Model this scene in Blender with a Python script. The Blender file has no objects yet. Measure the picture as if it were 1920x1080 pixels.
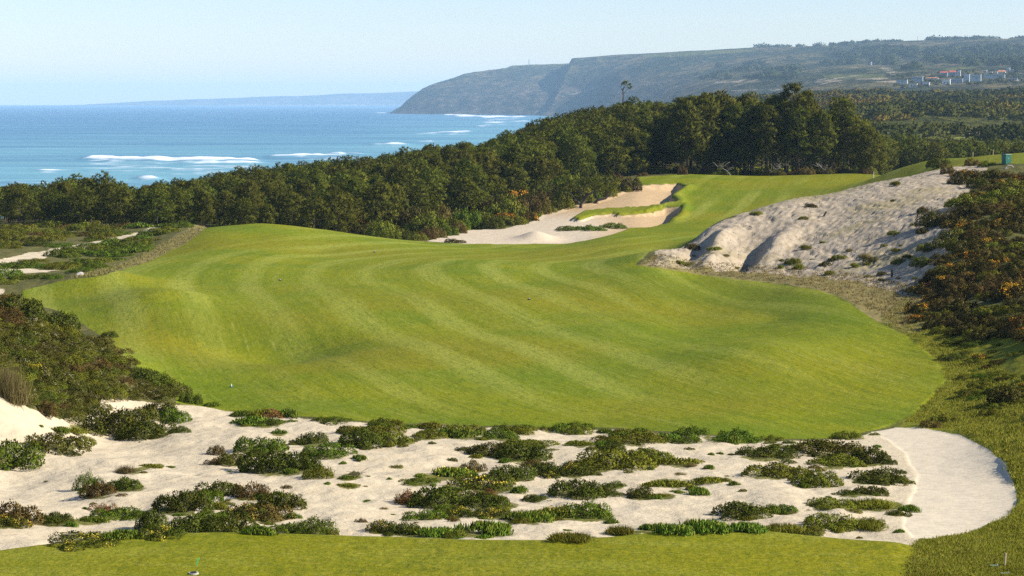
import bpy, math, random
import numpy as np
from mathutils import Vector

random.seed(7)
RNG = np.random.default_rng(11)
scene = bpy.context.scene
COL = scene.collection
R = math.radians

# ------------------------------------------------------------------ camera, sky, sun, exposure
F, Y0, CX = 3850.0, 190.0, 960.0          # focal length and eye level, in photograph pixels
EYE = 40.0                                # eye height above the sea
cam_d = bpy.data.cameras.new('camera')
cam = bpy.data.objects.new('camera', cam_d)
COL.objects.link(cam)
cam.location = (0, 0, EYE)
cam.rotation_euler = (R(90), 0, 0)
cam_d.sensor_width = 36.0
cam_d.lens = 36.0 * F / 1920.0
cam_d.shift_y = -(540.0 - Y0) / 1920.0
cam_d.clip_start = 0.5
cam_d.clip_end = 60000.0
scene.camera = cam

SUN_EL, SUN_BACK = 32.0, 10.0
sv = Vector((math.cos(R(SUN_EL)) * math.cos(R(SUN_BACK)), -math.cos(R(SUN_EL)) * math.sin(R(SUN_BACK)), math.sin(R(SUN_EL))))
world = bpy.data.worlds.new('World')
scene.world = world
world.use_nodes = True
wn = world.node_tree
bg = wn.nodes['Background']
sky = wn.nodes.new('ShaderNodeTexSky')
sky.sky_type = 'NISHITA'
sky.sun_disc = False
sky.sun_elevation = R(SUN_EL)
sky.sun_rotation = math.atan2(sv.x, sv.y)
sky.air_density = 1.0
sky.dust_density = 0.15
sky.ozone_density = 3.0
sky.altitude = 0
tintn = wn.nodes.new('ShaderNodeMix'); tintn.data_type = 'RGBA'; tintn.blend_type = 'MULTIPLY'; tintn.inputs[0].default_value = 1.0
wn.links.new(sky.outputs[0], tintn.inputs[6]); tintn.inputs[7].default_value = (1.0, .985, 1.12, 1)
wn.links.new(tintn.outputs[2], bg.inputs[0])
bg.inputs[1].default_value = 0.08
sun_d = bpy.data.lights.new('sun', 'SUN')
sun_d.energy = 5.0
sun_d.angle = R(0.5)
sun_d.color = (1.0, 0.93, 0.82)
sun = bpy.data.objects.new('sun', sun_d)
COL.objects.link(sun)
sun.rotation_euler = (-sv).to_track_quat('-Z', 'Y').to_euler()
sun.location = (0, 0, 300)
vs = scene.view_settings
vs.view_transform = 'Standard'
vs.look = 'None'
vs.gamma = 1.0
vs.use_curve_mapping = False
vs.exposure = 0.96
scene.cycles.max_bounces = 6
scene.cycles.diffuse_bounces = 3
scene.cycles.glossy_bounces = 2
scene.cycles.transmission_bounces = 3
scene.cycles.transparent_max_bounces = 8
scene.cycles.volume_bounces = 1
scene.cycles.use_denoising = False

# ------------------------------------------------------------------ helpers
def P(px, py, d):
    return ((px - CX) / F * d, d, EYE - (py - Y0) / F * d)

def tag(o, label=None, cat=None, group=None, kind=None):
    if label: o['label'] = label
    if cat: o['category'] = cat
    if group: o['group'] = group
    if kind: o['kind'] = kind
    return o

def link(name, me, parent=None, loc=(0, 0, 0)):
    o = bpy.data.objects.new(name, me)
    COL.objects.link(o)
    o.location = loc
    if parent: o.parent = parent
    return o

def empty(name, loc, rz=0.0, s=1.0):
    o = bpy.data.objects.new(name, None)
    COL.objects.link(o)
    o.location = loc
    o.rotation_euler = (0, 0, rz)
    o.scale = (s, s, s) if not isinstance(s, (tuple, list)) else s
    return o

def hash01(ix, iy, seed):
    h = (ix.astype(np.int64) * 374761393 + iy.astype(np.int64) * 668265263 + seed * 1442695041) & 0xFFFFFFFF
    h = ((h ^ (h >> 13)) * 1274126177) & 0xFFFFFFFF
    h = (h ^ (h >> 16)) & 0xFFFFFF
    return h / float(0xFFFFFF)

def vnoise(x, y, seed=0):
    ix = np.floor(x); iy = np.floor(y)
    fx = x - ix; fy = y - iy
    fx = fx * fx * fx * (fx * (fx * 6 - 15) + 10); fy = fy * fy * fy * (fy * (fy * 6 - 15) + 10)
    a = hash01(ix, iy, seed); b = hash01(ix + 1, iy, seed)
    c = hash01(ix, iy + 1, seed); d = hash01(ix + 1, iy + 1, seed)
    return (a + (b - a) * fx) * (1 - fy) + (c + (d - c) * fx) * fy

def fbm(x, y, seed=0, octv=4, gain=0.5):
    s = 0; a = 1.0; t = 0
    for i in range(octv):
        s = s + a * (vnoise(x * 2 ** i + 17.3 * i, y * 2 ** i - 9.1 * i, seed + i) * 2 - 1)
        t += a; a *= gain
    return s / t

def sstep(a, b, x):
    t = np.clip((x - a) / (b - a), 0, 1)
    return t * t * (3 - 2 * t)

def mesh_np(name, V, faces, mats=(), attrs=None, smooth=False, normals=None):
    """V (n,3); faces: list of (m,k) index arrays; attrs: name -> (type, array on points)"""
    me = bpy.data.meshes.new(name)
    V = np.asarray(V, dtype=np.float32)
    faces = [np.asarray(f, dtype=np.int32) for f in faces if len(f)]
    me.vertices.add(len(V))
    me.vertices.foreach_set('co', V.ravel())
    nl = sum(f.size for f in faces); nf = sum(len(f) for f in faces)
    me.loops.add(nl); me.polygons.add(nf)
    me.loops.foreach_set('vertex_index', np.concatenate([f.ravel() for f in faces]))
    tot = np.concatenate([np.full(len(f), f.shape[1], np.int32) for f in faces])
    st = np.concatenate([[0], np.cumsum(tot)[:-1]]).astype(np.int32)
    me.polygons.foreach_set('loop_start', st)
    me.polygons.foreach_set('use_smooth', np.full(nf, smooth, dtype=bool))
    me.update(calc_edges=True)
    for k, (ty, arr) in (attrs or {}).items():
        at = me.attributes.new(k, ty, 'POINT')
        if ty == 'FLOAT': at.data.foreach_set('value', np.asarray(arr, np.float32).ravel())
        else: at.data.foreach_set('vector', np.asarray(arr, np.float32).ravel())
    for m in mats: me.materials.append(m)
    if normals is not None:
        me.normals_split_custom_set_from_vertices(np.asarray(normals, np.float32))
    return me

class MB:
    """collects boxes and tubes into one mesh"""
    def __init__(self): self.v = []; self.f = {}; self.n = 0
    def add(self, V, Fs):
        for f in Fs: self.f.setdefault(len(f), []).append([i + self.n for i in f])
        self.v.extend([tuple(p) for p in V]); self.n += len(V)
        return self
    def box(self, c, s, rz=0.0):
        cx, cy, cz = c; hx, hy, hz = s[0] / 2, s[1] / 2, s[2] / 2
        ca, sa = math.cos(rz), math.sin(rz)
        V = []
        for z in (-hz, hz):
            for x, y in ((-hx, -hy), (hx, -hy), (hx, hy), (-hx, hy)):
                V.append((cx + x * ca - y * sa, cy + x * sa + y * ca, cz + z))
        return self.add(V, [(3, 2, 1, 0), (4, 5, 6, 7), (0, 1, 5, 4), (1, 2, 6, 5), (2, 3, 7, 6), (3, 0, 4, 7)])
    def tube(self, pts, rad, sides=6):
        pts = [Vector(p) for p in pts]
        V = []; Fs = []
        for i, p in enumerate(pts):
            t = (pts[min(i + 1, len(pts) - 1)] - pts[max(i - 1, 0)]).normalized()
            a = t.cross(Vector((0.31, 0.95, 0.05)))
            if a.length < 1e-3: a = t.cross(Vector((1, 0, 0)))
            a.normalize(); b = t.cross(a)
            for k in range(sides):
                q = 2 * math.pi * k / sides
                V.append(p + (a * math.cos(q) + b * math.sin(q)) * rad[i])
        for i in range(len(pts) - 1):
            for k in range(sides):
                k2 = (k + 1) % sides
                Fs.append((i * sides + k, i * sides + k2, (i + 1) * sides + k2, (i + 1) * sides + k))
        Fs.append(tuple(range(sides - 1, -1, -1)))
        Fs.append(tuple((len(pts) - 1) * sides + k for k in range(sides)))
        return self.add(V, Fs)
    def mesh(self, name, mat, smooth=False):
        return mesh_np(name, np.array(self.v), [np.array(x) for x in self.f.values()], [mat] if mat else [], smooth=smooth)

class NT:
    """tiny node-tree writer"""
    def __init__(self, name):
        self.m = bpy.data.materials.new(name); self.m.use_nodes = True
        self.t = self.m.node_tree; self.t.nodes.clear()
    def n(self, ty, props=None, **ins):
        nd = self.t.nodes.new(ty)
        for k, v in (props or {}).items(): setattr(nd, k, v)
        for k, v in ins.items():
            key = int(k[1:]) if k[0] == '_' and k[1:].isdigit() else k.replace('_', ' ')
            self.set(nd.inputs[key], v)
        return nd
    def set(self, sock, v):
        if isinstance(v, bpy.types.NodeSocket): self.t.links.new(v, sock)
        elif isinstance(v, (tuple, list)):
            sock.default_value = tuple(v) + (1,) if len(sock.default_value) == 4 and len(v) == 3 else tuple(v)
        else: sock.default_value = v
    def attr(self, name, vec=False):
        a = self.n('ShaderNodeAttribute', {'attribute_name': name})
        return a.outputs['Vector'] if vec else a.outputs['Fac']
    def noise(self, vec, scale, detail=4, rough=0.55, out='Fac'):
        return self.n('ShaderNodeTexNoise', Vector=vec, Scale=scale, Detail=float(detail), Roughness=rough).outputs[out]
    def math(self, op, a, b=0.0, clamp=False):
        return self.n('ShaderNodeMath', {'operation': op, 'use_clamp': clamp}, _0=a, _1=b).outputs[0]
    def rng(self, v, a, b, c=0.0, d=1.0):
        return self.n('ShaderNodeMapRange', {'clamp': True, 'interpolation_type': 'SMOOTHSTEP'}, _0=v, _1=a, _2=b, _3=c, _4=d).outputs[0]
    def mix(self, f, a, b):
        nd = self.n('ShaderNodeMix', {'data_type': 'RGBA'})
        self.set(nd.inputs[0], f); self.set(nd.inputs[6], a); self.set(nd.inputs[7], b)
        return nd.outputs[2]
    def scalevec(self, v, s):
        return self.n('ShaderNodeVectorMath', {'operation': 'MULTIPLY'}, _0=v, _1=s).outputs[0]
    def pos(self): return self.n('ShaderNodeNewGeometry').outputs['Position']
    def bump(self, h, dist, strength=1.0):
        return self.n('ShaderNodeBump', Height=h, Distance=dist, Strength=strength).outputs[0]
    def out(self, sh): self.n('ShaderNodeOutputMaterial', Surface=sh); return self.m
    def bsdf(self, col, rough=0.9, normal=None, spec=0.15, **kw):
        nd = self.n('ShaderNodeBsdfPrincipled', Base_Color=col, Roughness=rough, Specular_IOR_Level=spec, **kw)
        if normal is not None: self.t.links.new(normal, nd.inputs['Normal'])
        return nd.outputs[0]

# ------------------------------------------------------------------ materials
def foliage_mat(name, c1, c2, c3, trans=0.22, rnd=0.35):
    t = NT(name)
    tint = t.attr('tint')
    orn = t.n('ShaderNodeObjectInfo').outputs['Random']
    nz = t.noise(t.pos(), 0.9, 2)
    col = t.mix(t.rng(tint, 0.0, 0.7), c1, c2)
    col = t.mix(t.rng(tint, 0.75, 1.0), col, c3)
    v = t.math('ADD', t.math('MULTIPLY', orn, rnd), t.math('MULTIPLY', nz, 0.5))
    hs = t.n('ShaderNodeHueSaturation', Hue=t.rng(orn, 0, 1, 0.487, 0.513), Saturation=1.0, Value=t.math('ADD', v, 1.0 - rnd / 2 - 0.25), Color=col).outputs[0]
    d = t.n('ShaderNodeBsdfDiffuse', Color=hs).outputs[0]
    tr = t.n('ShaderNodeBsdfTranslucent', Color=hs).outputs[0]
    g = t.n('ShaderNodeBsdfGlossy', Color=(0.9, 0.95, 0.8), Roughness=0.55).outputs[0]
    s = t.n('ShaderNodeMixShader', _0=trans, _1=d, _2=tr).outputs[0]
    s = t.n('ShaderNodeMixShader', _0=0.006, _1=s, _2=g).outputs[0]
    return t.out(s)

def plain_mat(name, c1, c2=None, scale=3.0, rough=0.85, spec=0.2, bump=0.0):
    t = NT(name)
    p = t.n('ShaderNodeTexCoord').outputs['Object']
    nz = t.noise(p, scale, 5)
    c2 = c2 or tuple(c * 0.75 for c in c1)
    col = t.mix(t.rng(nz, 0.3, 0.7), c1, c2)
    return t.out(t.bsdf(col, rough, t.bump(nz, bump) if bump else None, spec))

M = {}
M['pine'] = foliage_mat('pine_needles', (.052, .066, .007), (.102, .112, .010), (.18, .165, .018), 0.25)
M['pine2'] = foliage_mat('pine_needles_olive', (.060, .068, .007), (.115, .115, .011), (.19, .165, .020), 0.25)
M['pinefar'] = foliage_mat('distant_leaves', (.030, .040, .007), (.062, .068, .009), (.150, .115, .012), 0.08, 0.2)
M['green'] = foliage_mat('shrub_leaves_green', (.048, .085, .006), (.095, .130, .009), (.18, .19, .018), 0.15)
M['dark'] = foliage_mat('shrub_leaves_dark', (.036, .048, .005), (.074, .084, .008), (.145, .135, .016), 0.15)
M['brown'] = foliage_mat('shrub_leaves_brown', (.070, .048, .012), (.11, .075, .017), (.08, .085, .014), 0.12)
M['red'] = foliage_mat('shrub_leaves_red', (.14, .060, .020), (.20, .095, .03), (.10, .09, .018), 0.12)
M['yellow'] = foliage_mat('mat_leaves_yellow', (.090, .100, .008), (.150, .150, .012), (.24, .20, .025), 0.15)
M['succ'] = foliage_mat('fleshy_leaves', (.055, .100, .007), (.100, .155, .012), (.23, .21, .03), 0.15)
M['heath'] = foliage_mat('heath_leaves', (.036, .032, .006), (.072, .060, .010), (.14, .105, .018), 0.12)
M['rock'] = foliage_mat('rockrose_leaves', (.045, .048, .006), (.085, .082, .009), (.17, .14, .02), 0.12)
M['olive'] = foliage_mat('olive_scrub_leaves', (.072, .086, .007), (.135, .138, .011), (.22, .19, .024), 0.15)
M['straw'] = foliage_mat('dry_grass', (.115, .095, .030), (.20, .155, .062), (.10, .105, .018), .2)
M['roughgrass'] = foliage_mat('rough_grass', (.080, .098, .006), (.140, .142, .010), (.22, .17, .03), 0.2)
M['orange'] = foliage_mat('orange_petals', (.55, .23, .02), (.70, .33, .03), (.75, .45, .06), .3)
M['gold'] = foliage_mat('yellow_petals', (.55, .38, .03), (.70, .50, .05), (.75, .62, .2), .3)
M['white_petal'] = foliage_mat('white_petals', (.42, .38, .22), (.52, .47, .28), (.50, .42, .14), 0.2)
M['purple'] = foliage_mat('purple_petals', (.25, .03, .12), (.33, .05, .16), (.2, .03, .1), .3)
M['bark'] = plain_mat('pine_bark', (.085, .062, .045), (.05, .038, .03), 6.0, bump=.02)
M['deadwood'] = plain_mat('silvered_dead_wood', (.27, .24, .20), (.17, .15, .12), 5.0)
M['twig'] = plain_mat('twigs', (.14, .10, .07), (.08, .06, .045), 8.0)
M['post'] = plain_mat('weathered_timber', (.40, .32, .20), (.28, .22, .14), 9.0)
M['darkpost'] = plain_mat('dark_timber', (.06, .05, .04), (.04, .035, .03), 9.0)
M['whitewall'] = plain_mat('white_render', (.62, .61, .58), (.55, .53, .50), .4)
M['creamwall'] = plain_mat('cream_render', (.74, .64, .48), (.64, .55, .40), .4)
M['bluewall_and_shade'] = plain_mat('blue_grey_render_and_shade', (.30, .35, .38), (.25, .29, .32), .3)  # blue grey blocks; on the red roofed pair, wall shade as colour
M['tealwall'] = plain_mat('teal_grey_render', (.44, .50, .49), (.37, .43, .43), .3)
M['redroof'] = plain_mat('red_roof_tiles', (.50, .11, .06), (.40, .09, .05), .8)
M['orangeroof'] = plain_mat('orange_roof_tiles', (.55, .20, .08), (.45, .16, .06), .8)
M['greyroof'] = plain_mat('grey_roof', (.40, .38, .36), (.32, .30, .29), .8)
M['window'] = plain_mat('window_glass', (.03, .035, .045), (.02, .025, .03), .5, rough=.15, spec=.5)
M['steel'] = plain_mat('galvanised_steel', (.35, .36, .37), (.28, .29, .30), 2.0, rough=.5)
M['green_paint'] = plain_mat('dark_green_paint', (.012, .11, .075), (.01, .085, .06), 8.0, rough=.4, spec=.4)
M['pale_paint'] = plain_mat('pale_mint_paint', (.55, .70, .60), (.48, .62, .52), 8.0, rough=.5)
M['platepaint'] = plain_mat('faded_green_plate', (.20, .27, .18), (.15, .21, .14), 8.0)
M['flag_green'] = plain_mat('bright_green_plastic', (.02, .42, .16), (.03, .33, .12), 8.0, rough=.4, spec=.4)
M['black'] = plain_mat('black_rubber', (.018, .018, .018), (.012, .012, .012), 8.0)
M['white_paint'] = plain_mat('white_paint', (.78, .78, .75), (.70, .69, .66), 6.0, rough=.5)
M['clod'] = plain_mat('dune_clods', (.30, .26, .21), (.16, .13, .10), 3.0)
M['stone'] = plain_mat('pale_stone', (.42, .39, .34), (.30, .27, .23), 4.0, bump=.01)

def ground_mat():
    t = NT('links_ground')
    p = t.pos()
    flow = t.attr('flow', True)
    mown, sand, white, dune, dry, bunk = [t.attr(a) for a in ('mown', 'sand', 'white', 'dune', 'dry', 'bunk')]
    nf = t.noise(p, 9.0, 6, .65); nm = t.noise(p, 1.1, 5, .6); nb = t.noise(p, .12, 4, .55); nl = t.noise(p, .035, 3)
    n3 = t.noise(p, 3.2, 5, .7)
    # rough, unmown ground
    rc = t.mix(t.rng(nm, .35, .65), (.060, .068, .016), (.115, .100, .030))
    rc = t.mix(t.rng(nf, .50, .75), rc, (.20, .165, .075))
    rc = t.mix(t.rng(n3, .55, .75), rc, (.035, .045, .012))
    gc = t.mix(t.rng(nm, .35, .65), (.105, .125, .006), (.175, .162, .010))
    gc = t.mix(t.rng(nf, .52, .74), gc, (.22, .175, .055))
    gc = t.mix(t.math('MULTIPLY', t.rng(n3, .55, .72), .8), gc, (.070, .085, .012))
    rc = t.mix(t.attr('rgrass'), rc, gc)
    # mown turf
    st = t.attr('stripe')
    fs = t.noise(t.scalevec(flow, (1.1, .045, 0)), 1.0, 5, .6)
    fs2 = t.noise(t.scalevec(flow, (4.2, .16, 0)), 1.0, 5, .68)
    fs3 = t.noise(t.scalevec(flow, (9.0, .8, 0)), 1.0, 4, .7)
    mc = t.mix(t.rng(nb, .32, .68), (.112, .158, .004), (.190, .195, .004))
    mc = t.mix(t.math('MULTIPLY', t.rng(nl, .45, .62), .6), mc, (0.2035, 0.1650, 0.0077))
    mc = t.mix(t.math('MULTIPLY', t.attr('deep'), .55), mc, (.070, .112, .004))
    mc = t.mix(st, mc, (.290, .298, .050))
    mc = t.mix(t.math('MULTIPLY', t.rng(fs, .52, .72), .42), mc, (0.2475, 0.2420, 0.0385))
    mc = t.mix(t.math('MULTIPLY', t.rng(fs, .48, .32), .35), mc, (0.0770, 0.1155, 0.0044))
    mc = t.mix(t.math('MULTIPLY', t.rng(fs2, .55, .72), .45), mc, (0.3080, 0.2860, 0.0715))
    mc = t.mix(t.math('MULTIPLY', t.rng(fs2, .47, .32), .40), mc, (0.0638, 0.0924, 0.0033))
    mc = t.mix(t.math('MULTIPLY', t.rng(fs3, .52, .34), .55), mc, (0.0726, 0.0946, 0.0044))
    mc = t.mix(t.math('MULTIPLY', t.rng(fs3, .58, .72), .35), mc, (0.3300, 0.3080, 0.0990))
    gp = t.noise(t.scalevec(p, (1.5, .35, 1)), 2.2, 6, .75)
    mc = t.mix(t.math('MULTIPLY', t.rng(gp, .54, .70), .40), mc, (.24, .225, .04))
    mc = t.mix(t.math('MULTIPLY', t.rng(gp, .47, .33), .50), mc, (.058, .085, .003))
    mc = t.mix(t.math('MULTIPLY', t.rng(nf, .56, .42), .45), mc, (0.0726, 0.0946, 0.0044))
    # sand
    sc = t.mix(t.rng(nm, .3, .7), (.495, .415, .280), (.440, .362, .236))
    sc = t.mix(t.math('MULTIPLY', t.rng(nb, .40, .7), .5), sc, (.515, .432, .298))
    sc = t.mix(t.math('MULTIPLY', t.rng(n3, .66, .74), .55), sc, (.26, .21, .13))
    wc = t.mix(t.rng(n3, .3, .7), (.55, .475, .345), (.485, .41, .29))
    pz = t.noise(t.scalevec(p, (1.0, 3.0, 1.0)), 1.6, 6, .7)
    wc = t.mix(t.math('MULTIPLY', t.rng(pz, .52, .68), .7), wc, (.36, .305, .22))
    dc = t.mix(t.rng(nm, .3, .7), (.355, .294, .208), (.280, .228, .156))
    dq = t.noise(t.scalevec(p, (1.0, .28, 1.0)), 2.0, 6, .75)
    dc = t.mix(t.math('MULTIPLY', t.rng(dq, .52, .64), .70), dc, (.185, .15, .10))
    dc = t.mix(t.math('MULTIPLY', t.rng(dq, .46, .36), .5), dc, (.42, .36, .28))
    dc = t.mix(t.math('MULTIPLY', t.rng(nf, .60, .72), .5), dc, (.13, .11, .07))
    dc = t.mix(t.math('MULTIPLY', t.rng(nb, .52, .66), .55), dc, (.24, .20, .085))
    bcp = t.mix(t.rng(nm, .3, .7), (.41, .295, .165), (.355, .25, .135))
    bc = t.mix(t.attr('fresh'), bcp, t.mix(t.rng(nm, .3, .7), (.49, .41, .295), (.44, .36, .25)))
    yc = t.mix(t.rng(n3, .3, .7), (.22, .17, .075), (.135, .125, .03))
    yc = t.mix(t.rng(nf, .55, .75), yc, (.33, .27, .16))
    jit = t.math('MULTIPLY', t.math('SUBTRACT', nf, .5), .9)
    jit2 = t.math('MULTIPLY', t.math('SUBTRACT', nm, .5), .8)
    def m(v): return t.rng(t.math('ADD', t.math('ADD', v, jit), jit2), .38, .62)
    col = t.mix(m(dry), rc, yc)
    vc = t.mix(t.rng(n3, .35, .65), (.120, .120, .018), (.20, .165, .070))
    vc = t.mix(t.rng(nf, .45, .62), vc, (.060, .075, .010))
    sc = t.mix(m(t.attr('veg')), sc, vc)
    col = t.mix(m(sand), col, sc)
    col = t.mix(m(dune), col, dc)
    col = t.mix(m(bunk), col, bc)
    col = t.mix(t.rng(t.math('ADD', white, jit), .38, .62), col, wc)
    col = t.mix(t.rng(t.math('ADD', mown, t.math('MULTIPLY', jit, .6)), .38, .62), col, mc)
    # fine relief
    soft = t.math('ADD', t.math('MULTIPLY', nf, .25), t.math('ADD', t.math('MULTIPLY', n3, .6), nm))
    b = t.bump(soft, .10, t.rng(white, .3, .7, .8, .35))
    return t.out(t.bsdf(col, .95, b, .05))
M['ground'] = ground_mat()

def hills_mat():
    t = NT('scrub_hillside')
    p = t.pos()
    q = t.scalevec(p, (1.0, .55, 2.5))
    n1 = t.noise(q, .0045, 8, .62); n2 = t.noise(q, .016, 7, .65); n3 = t.noise(q, .05, 5, .65)
    field = t.attr('field'); pale = t.attr('pale'); cliff = t.attr('cliff')
    n4 = t.noise(t.scalevec(p, (1.0, .35, 3.0)), .028, 6, .72)
    c = t.mix(t.rng(n1, .42, .58), (.034, .042, .012), (.115, .092, .032))
    c = t.mix(t.math('MULTIPLY', t.rng(n2, .46, .54), .85), c, (.014, .020, .008))
    c = t.mix(t.math('MULTIPLY', t.rng(n1, .56, .64), .6), c, (.150, .115, .048))
    c = t.mix(t.math('MULTIPLY', t.rng(n4, .55, .66), .75), c, (.200, .160, .075))
    c = t.mix(t.math('MULTIPLY', t.rng(n4, .46, .36), .85), c, (.012, .018, .008))
    c = t.mix(t.math('MULTIPLY', t.rng(n3, .60, .70), .5), c, (.24, .19, .10))
    c = t.mix(t.math('MULTIPLY', t.attr('near'), .85), c, t.mix(t.rng(n2, .4, .6), (.036, .046, .008), (.074, .074, .012)))
    ck = t.mix(t.rng(n4, .42, .60), (.030, .028, .018), (.125, .095, .065))
    c = t.mix(t.math('MULTIPLY', cliff, .85), c, ck)
    c = t.mix(field, c, (.13, .14, .03))
    c = t.mix(t.math('MULTIPLY', pale, t.rng(n4, .47, .60)), c, (.34, .28, .19))
    b = t.bump(t.math('ADD', n2, t.math('MULTIPLY', n4, .6)), 30.0, 1.0)
    return t.out(t.bsdf(c, .95, b, .03))
M['hills'] = hills_mat()

def sea_mat():
    t = NT('sea_water')
    p = t.pos()
    foam = t.attr('foam'); shoal = t.attr('shoal')
    q = t.scalevec(p, (.35, 1.0, 1.0))
    n1 = t.noise(t.scalevec(p, (.25, .6, 1)), .008, 5, .6); n2 = t.noise(q, .05, 5, .6); n3 = t.noise(q, .16, 5, .6)
    c = t.mix(shoal, (.034, .130, .230), (.135, .320, .345))
    c = t.mix(t.math('MULTIPLY', t.rng(n1, .42, .64), .45), c, (.022, .10, .20))
    c = t.mix(t.math('MULTIPLY', t.rng(n2, .52, .68), .30), c, (.10, .30, .37))
    n5 = t.noise(t.scalevec(p, (.06, .55, 1)), .055, 5, .62)
    c = t.mix(t.math('MULTIPLY', t.rng(n5, .50, .66), .45), c, (.19, .38, .41))
    c = t.mix(t.math('MULTIPLY', t.rng(n5, .47, .34), .45), c, (.02, .105, .19))
    sp = t.rng(n3, .70, .80)
    n4 = t.noise(t.scalevec(p, (.10, .75, 1.0)), .10, 6, .7)
    f = t.rng(t.math('ADD', foam, t.math('ADD', t.math('MULTIPLY', t.math('SUBTRACT', n3, .5), .7), t.math('MULTIPLY', t.math('SUBTRACT', n4, .5), 1.5))), .40, .84)
    c = t.mix(f, c, (.80, .82, .82))
    b = t.bump(t.math('ADD', n2, t.math('MULTIPLY', n3, .5)), 2.0, .7)
    return t.out(t.bsdf(c, .38, b, .22))
M['sea'] = sea_mat()

# ------------------------------------------------------------------ thin-plate terrain fitting
class TPS:
    def __init__(self, pts, lam=1e-4):
        A = np.array([(px / 400.0, 3 * math.log(d)) for px, d, z in pts]); z = np.array([p[2] for p in pts])
        n = len(A)
        K = self.k(A, A) + lam * np.eye(n)
        Q = np.hstack([np.ones((n, 1)), A])
        L = np.block([[K, Q], [Q.T, np.zeros((3, 3))]])
        w = np.linalg.solve(L, np.concatenate([z, np.zeros(3)]))
        self.A, self.w = A, w
    def k(self, X, Y):
        r2 = ((X[:, None, :] - Y[None, :, :]) ** 2).sum(2)
        return 0.5 * r2 * np.log(np.maximum(r2, 1e-12))
    def __call__(self, px, d):
        sh = np.shape(px)
        X = np.stack([np.ravel(px) / 400.0, 3 * np.log(np.ravel(d))], 1)
        o = np.empty(len(X))
        for i in range(0, len(X), 20000):
            x = X[i:i + 20000]
            o[i:i + 20000] = self.k(x, self.A) @ self.w[:-3] + np.hstack([np.ones((len(x), 1)), x]) @ self.w[-3:]
        return o.reshape(sh)

def c(px, py, d): return (px, d, -(py - Y0) / F * d)     # control point: photograph pixel at a distance
CT = []
for px in (-250, 0, 300, 700, 1100, 1500, 1750):
    CT += [(px, 28, -9.6), c(px, 1040, 46)]
for px in (200, 450, 800, 1150, 1500):
    CT += [c(px, 1000, 49.5), c(px, 950, 55), c(px, 900, 61.5), c(px, 850, 69), c(px, 800, 78.5)]
CT += [c(0, 860, 66), c(0, 800, 69), c(0, 755, 72), c(-200, 800, 66), c(100, 805, 73.5), c(0, 960, 53), c(-200, 960, 52)]
CT += [c(0, 700, 76), c(0, 650, 80), c(0, 600, 84), c(0, 562, 88), (0, 100, -11.6), (0, 115, -12.8), c(100, 740, 79), c(100, 660, 84), c(100, 603, 90),
       (100, 102, -12), c(200, 745, 81), c(200, 695, 87), c(200, 655, 93), (200, 104, -12.4), c(300, 742, 86), c(300, 720, 92), c(-200, 640, 80), c(-200, 540, 88), (-200, 105, -11)]
for px in (350, 600, 900, 1200, 1450):
    CT += [c(px, 775, 82.5), c(px, 700, 97), c(px, 600, 123), c(px, 550, 141)]
for px in (600, 900, 1100): CT += [c(px, 500, 168)]
CT += [c(1500, 600, 119), c(1650, 650, 105), c(1700, 720, 92), c(1600, 560, 131), c(1500, 540, 141), c(1300, 512, 156)]
CT += [c(130, 540, 142), c(50, 548, 140), c(200, 515, 157), c(300, 485, 176), c(400, 430, 195), c(480, 414, 203), c(550, 418, 206), c(620, 429, 208), c(700, 443, 211),
       c(800, 455, 213), c(960, 458, 214), c(1060, 456, 216), c(480, 450, 186), c(600, 470, 184), c(400, 500, 166), (480, 215, -13.5), (480, 228, -15.5), (620, 222, -15), (400, 212, -13.2)]
CT += [c(870, 445, 224), c(900, 435, 232), c(1000, 430, 234), c(1000, 415, 245), c(850, 430, 236), c(1100, 430, 230), c(1100, 400, 250), c(1160, 424, 236), c(1200, 424, 236),
       c(1250, 410, 243), c(1200, 395, 253), c(1250, 375, 263), c(1200, 375, 264), c(1140, 380, 262), c(1230, 350, 278), c(1180, 350, 280), c(1280, 345, 282), c(1300, 333, 292)]
CT += [c(1180, 450, 205), c(1200, 470, 186), c(1300, 410, 241), c(1300, 380, 262), c(1350, 350, 278), c(1400, 370, 266), c(1450, 350, 277), c(1400, 331, 298), c(1550, 340, 284),
       c(1500, 329, 300), c(1600, 327, 298), c(1620, 340, 282), (1400, 320, -11.6), (1600, 330, -12), (1500, 360, -13)]
CT += [c(1740, 302, 248), c(1840, 293, 232), c(1920, 286, 225), c(2100, 275, 220), (1740, 280, -9.5), (1920, 260, -8.5), (1920, 330, -14), (2100, 260, -8), c(1840, 310, 205), c(1920, 305, 200), c(1690, 316, 268)]
CT += [c(1195, 492, 158), c(1230, 470, 164), c(1330, 425, 175), c(1380, 402, 182), c(1480, 374, 190), c(1620, 347, 197), c(1740, 322, 203), c(1800, 312, 205),
       (1260, 178, -13.2), (1380, 200, -12.6), (1480, 212, -12.0), (1620, 225, -10.8), (1700, 230, -9.2)]
CT += [c(1300, 490, 160), c(1400, 500, 158), c(1400, 450, 170), c(1550, 510, 152), c(1550, 450, 165), c(1550, 400, 178), c(1650, 530, 142), c(1700, 500, 145), c(1700, 430, 160),
       c(1700, 370, 180), c(1800, 400, 160), c(1800, 340, 190)]
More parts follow.
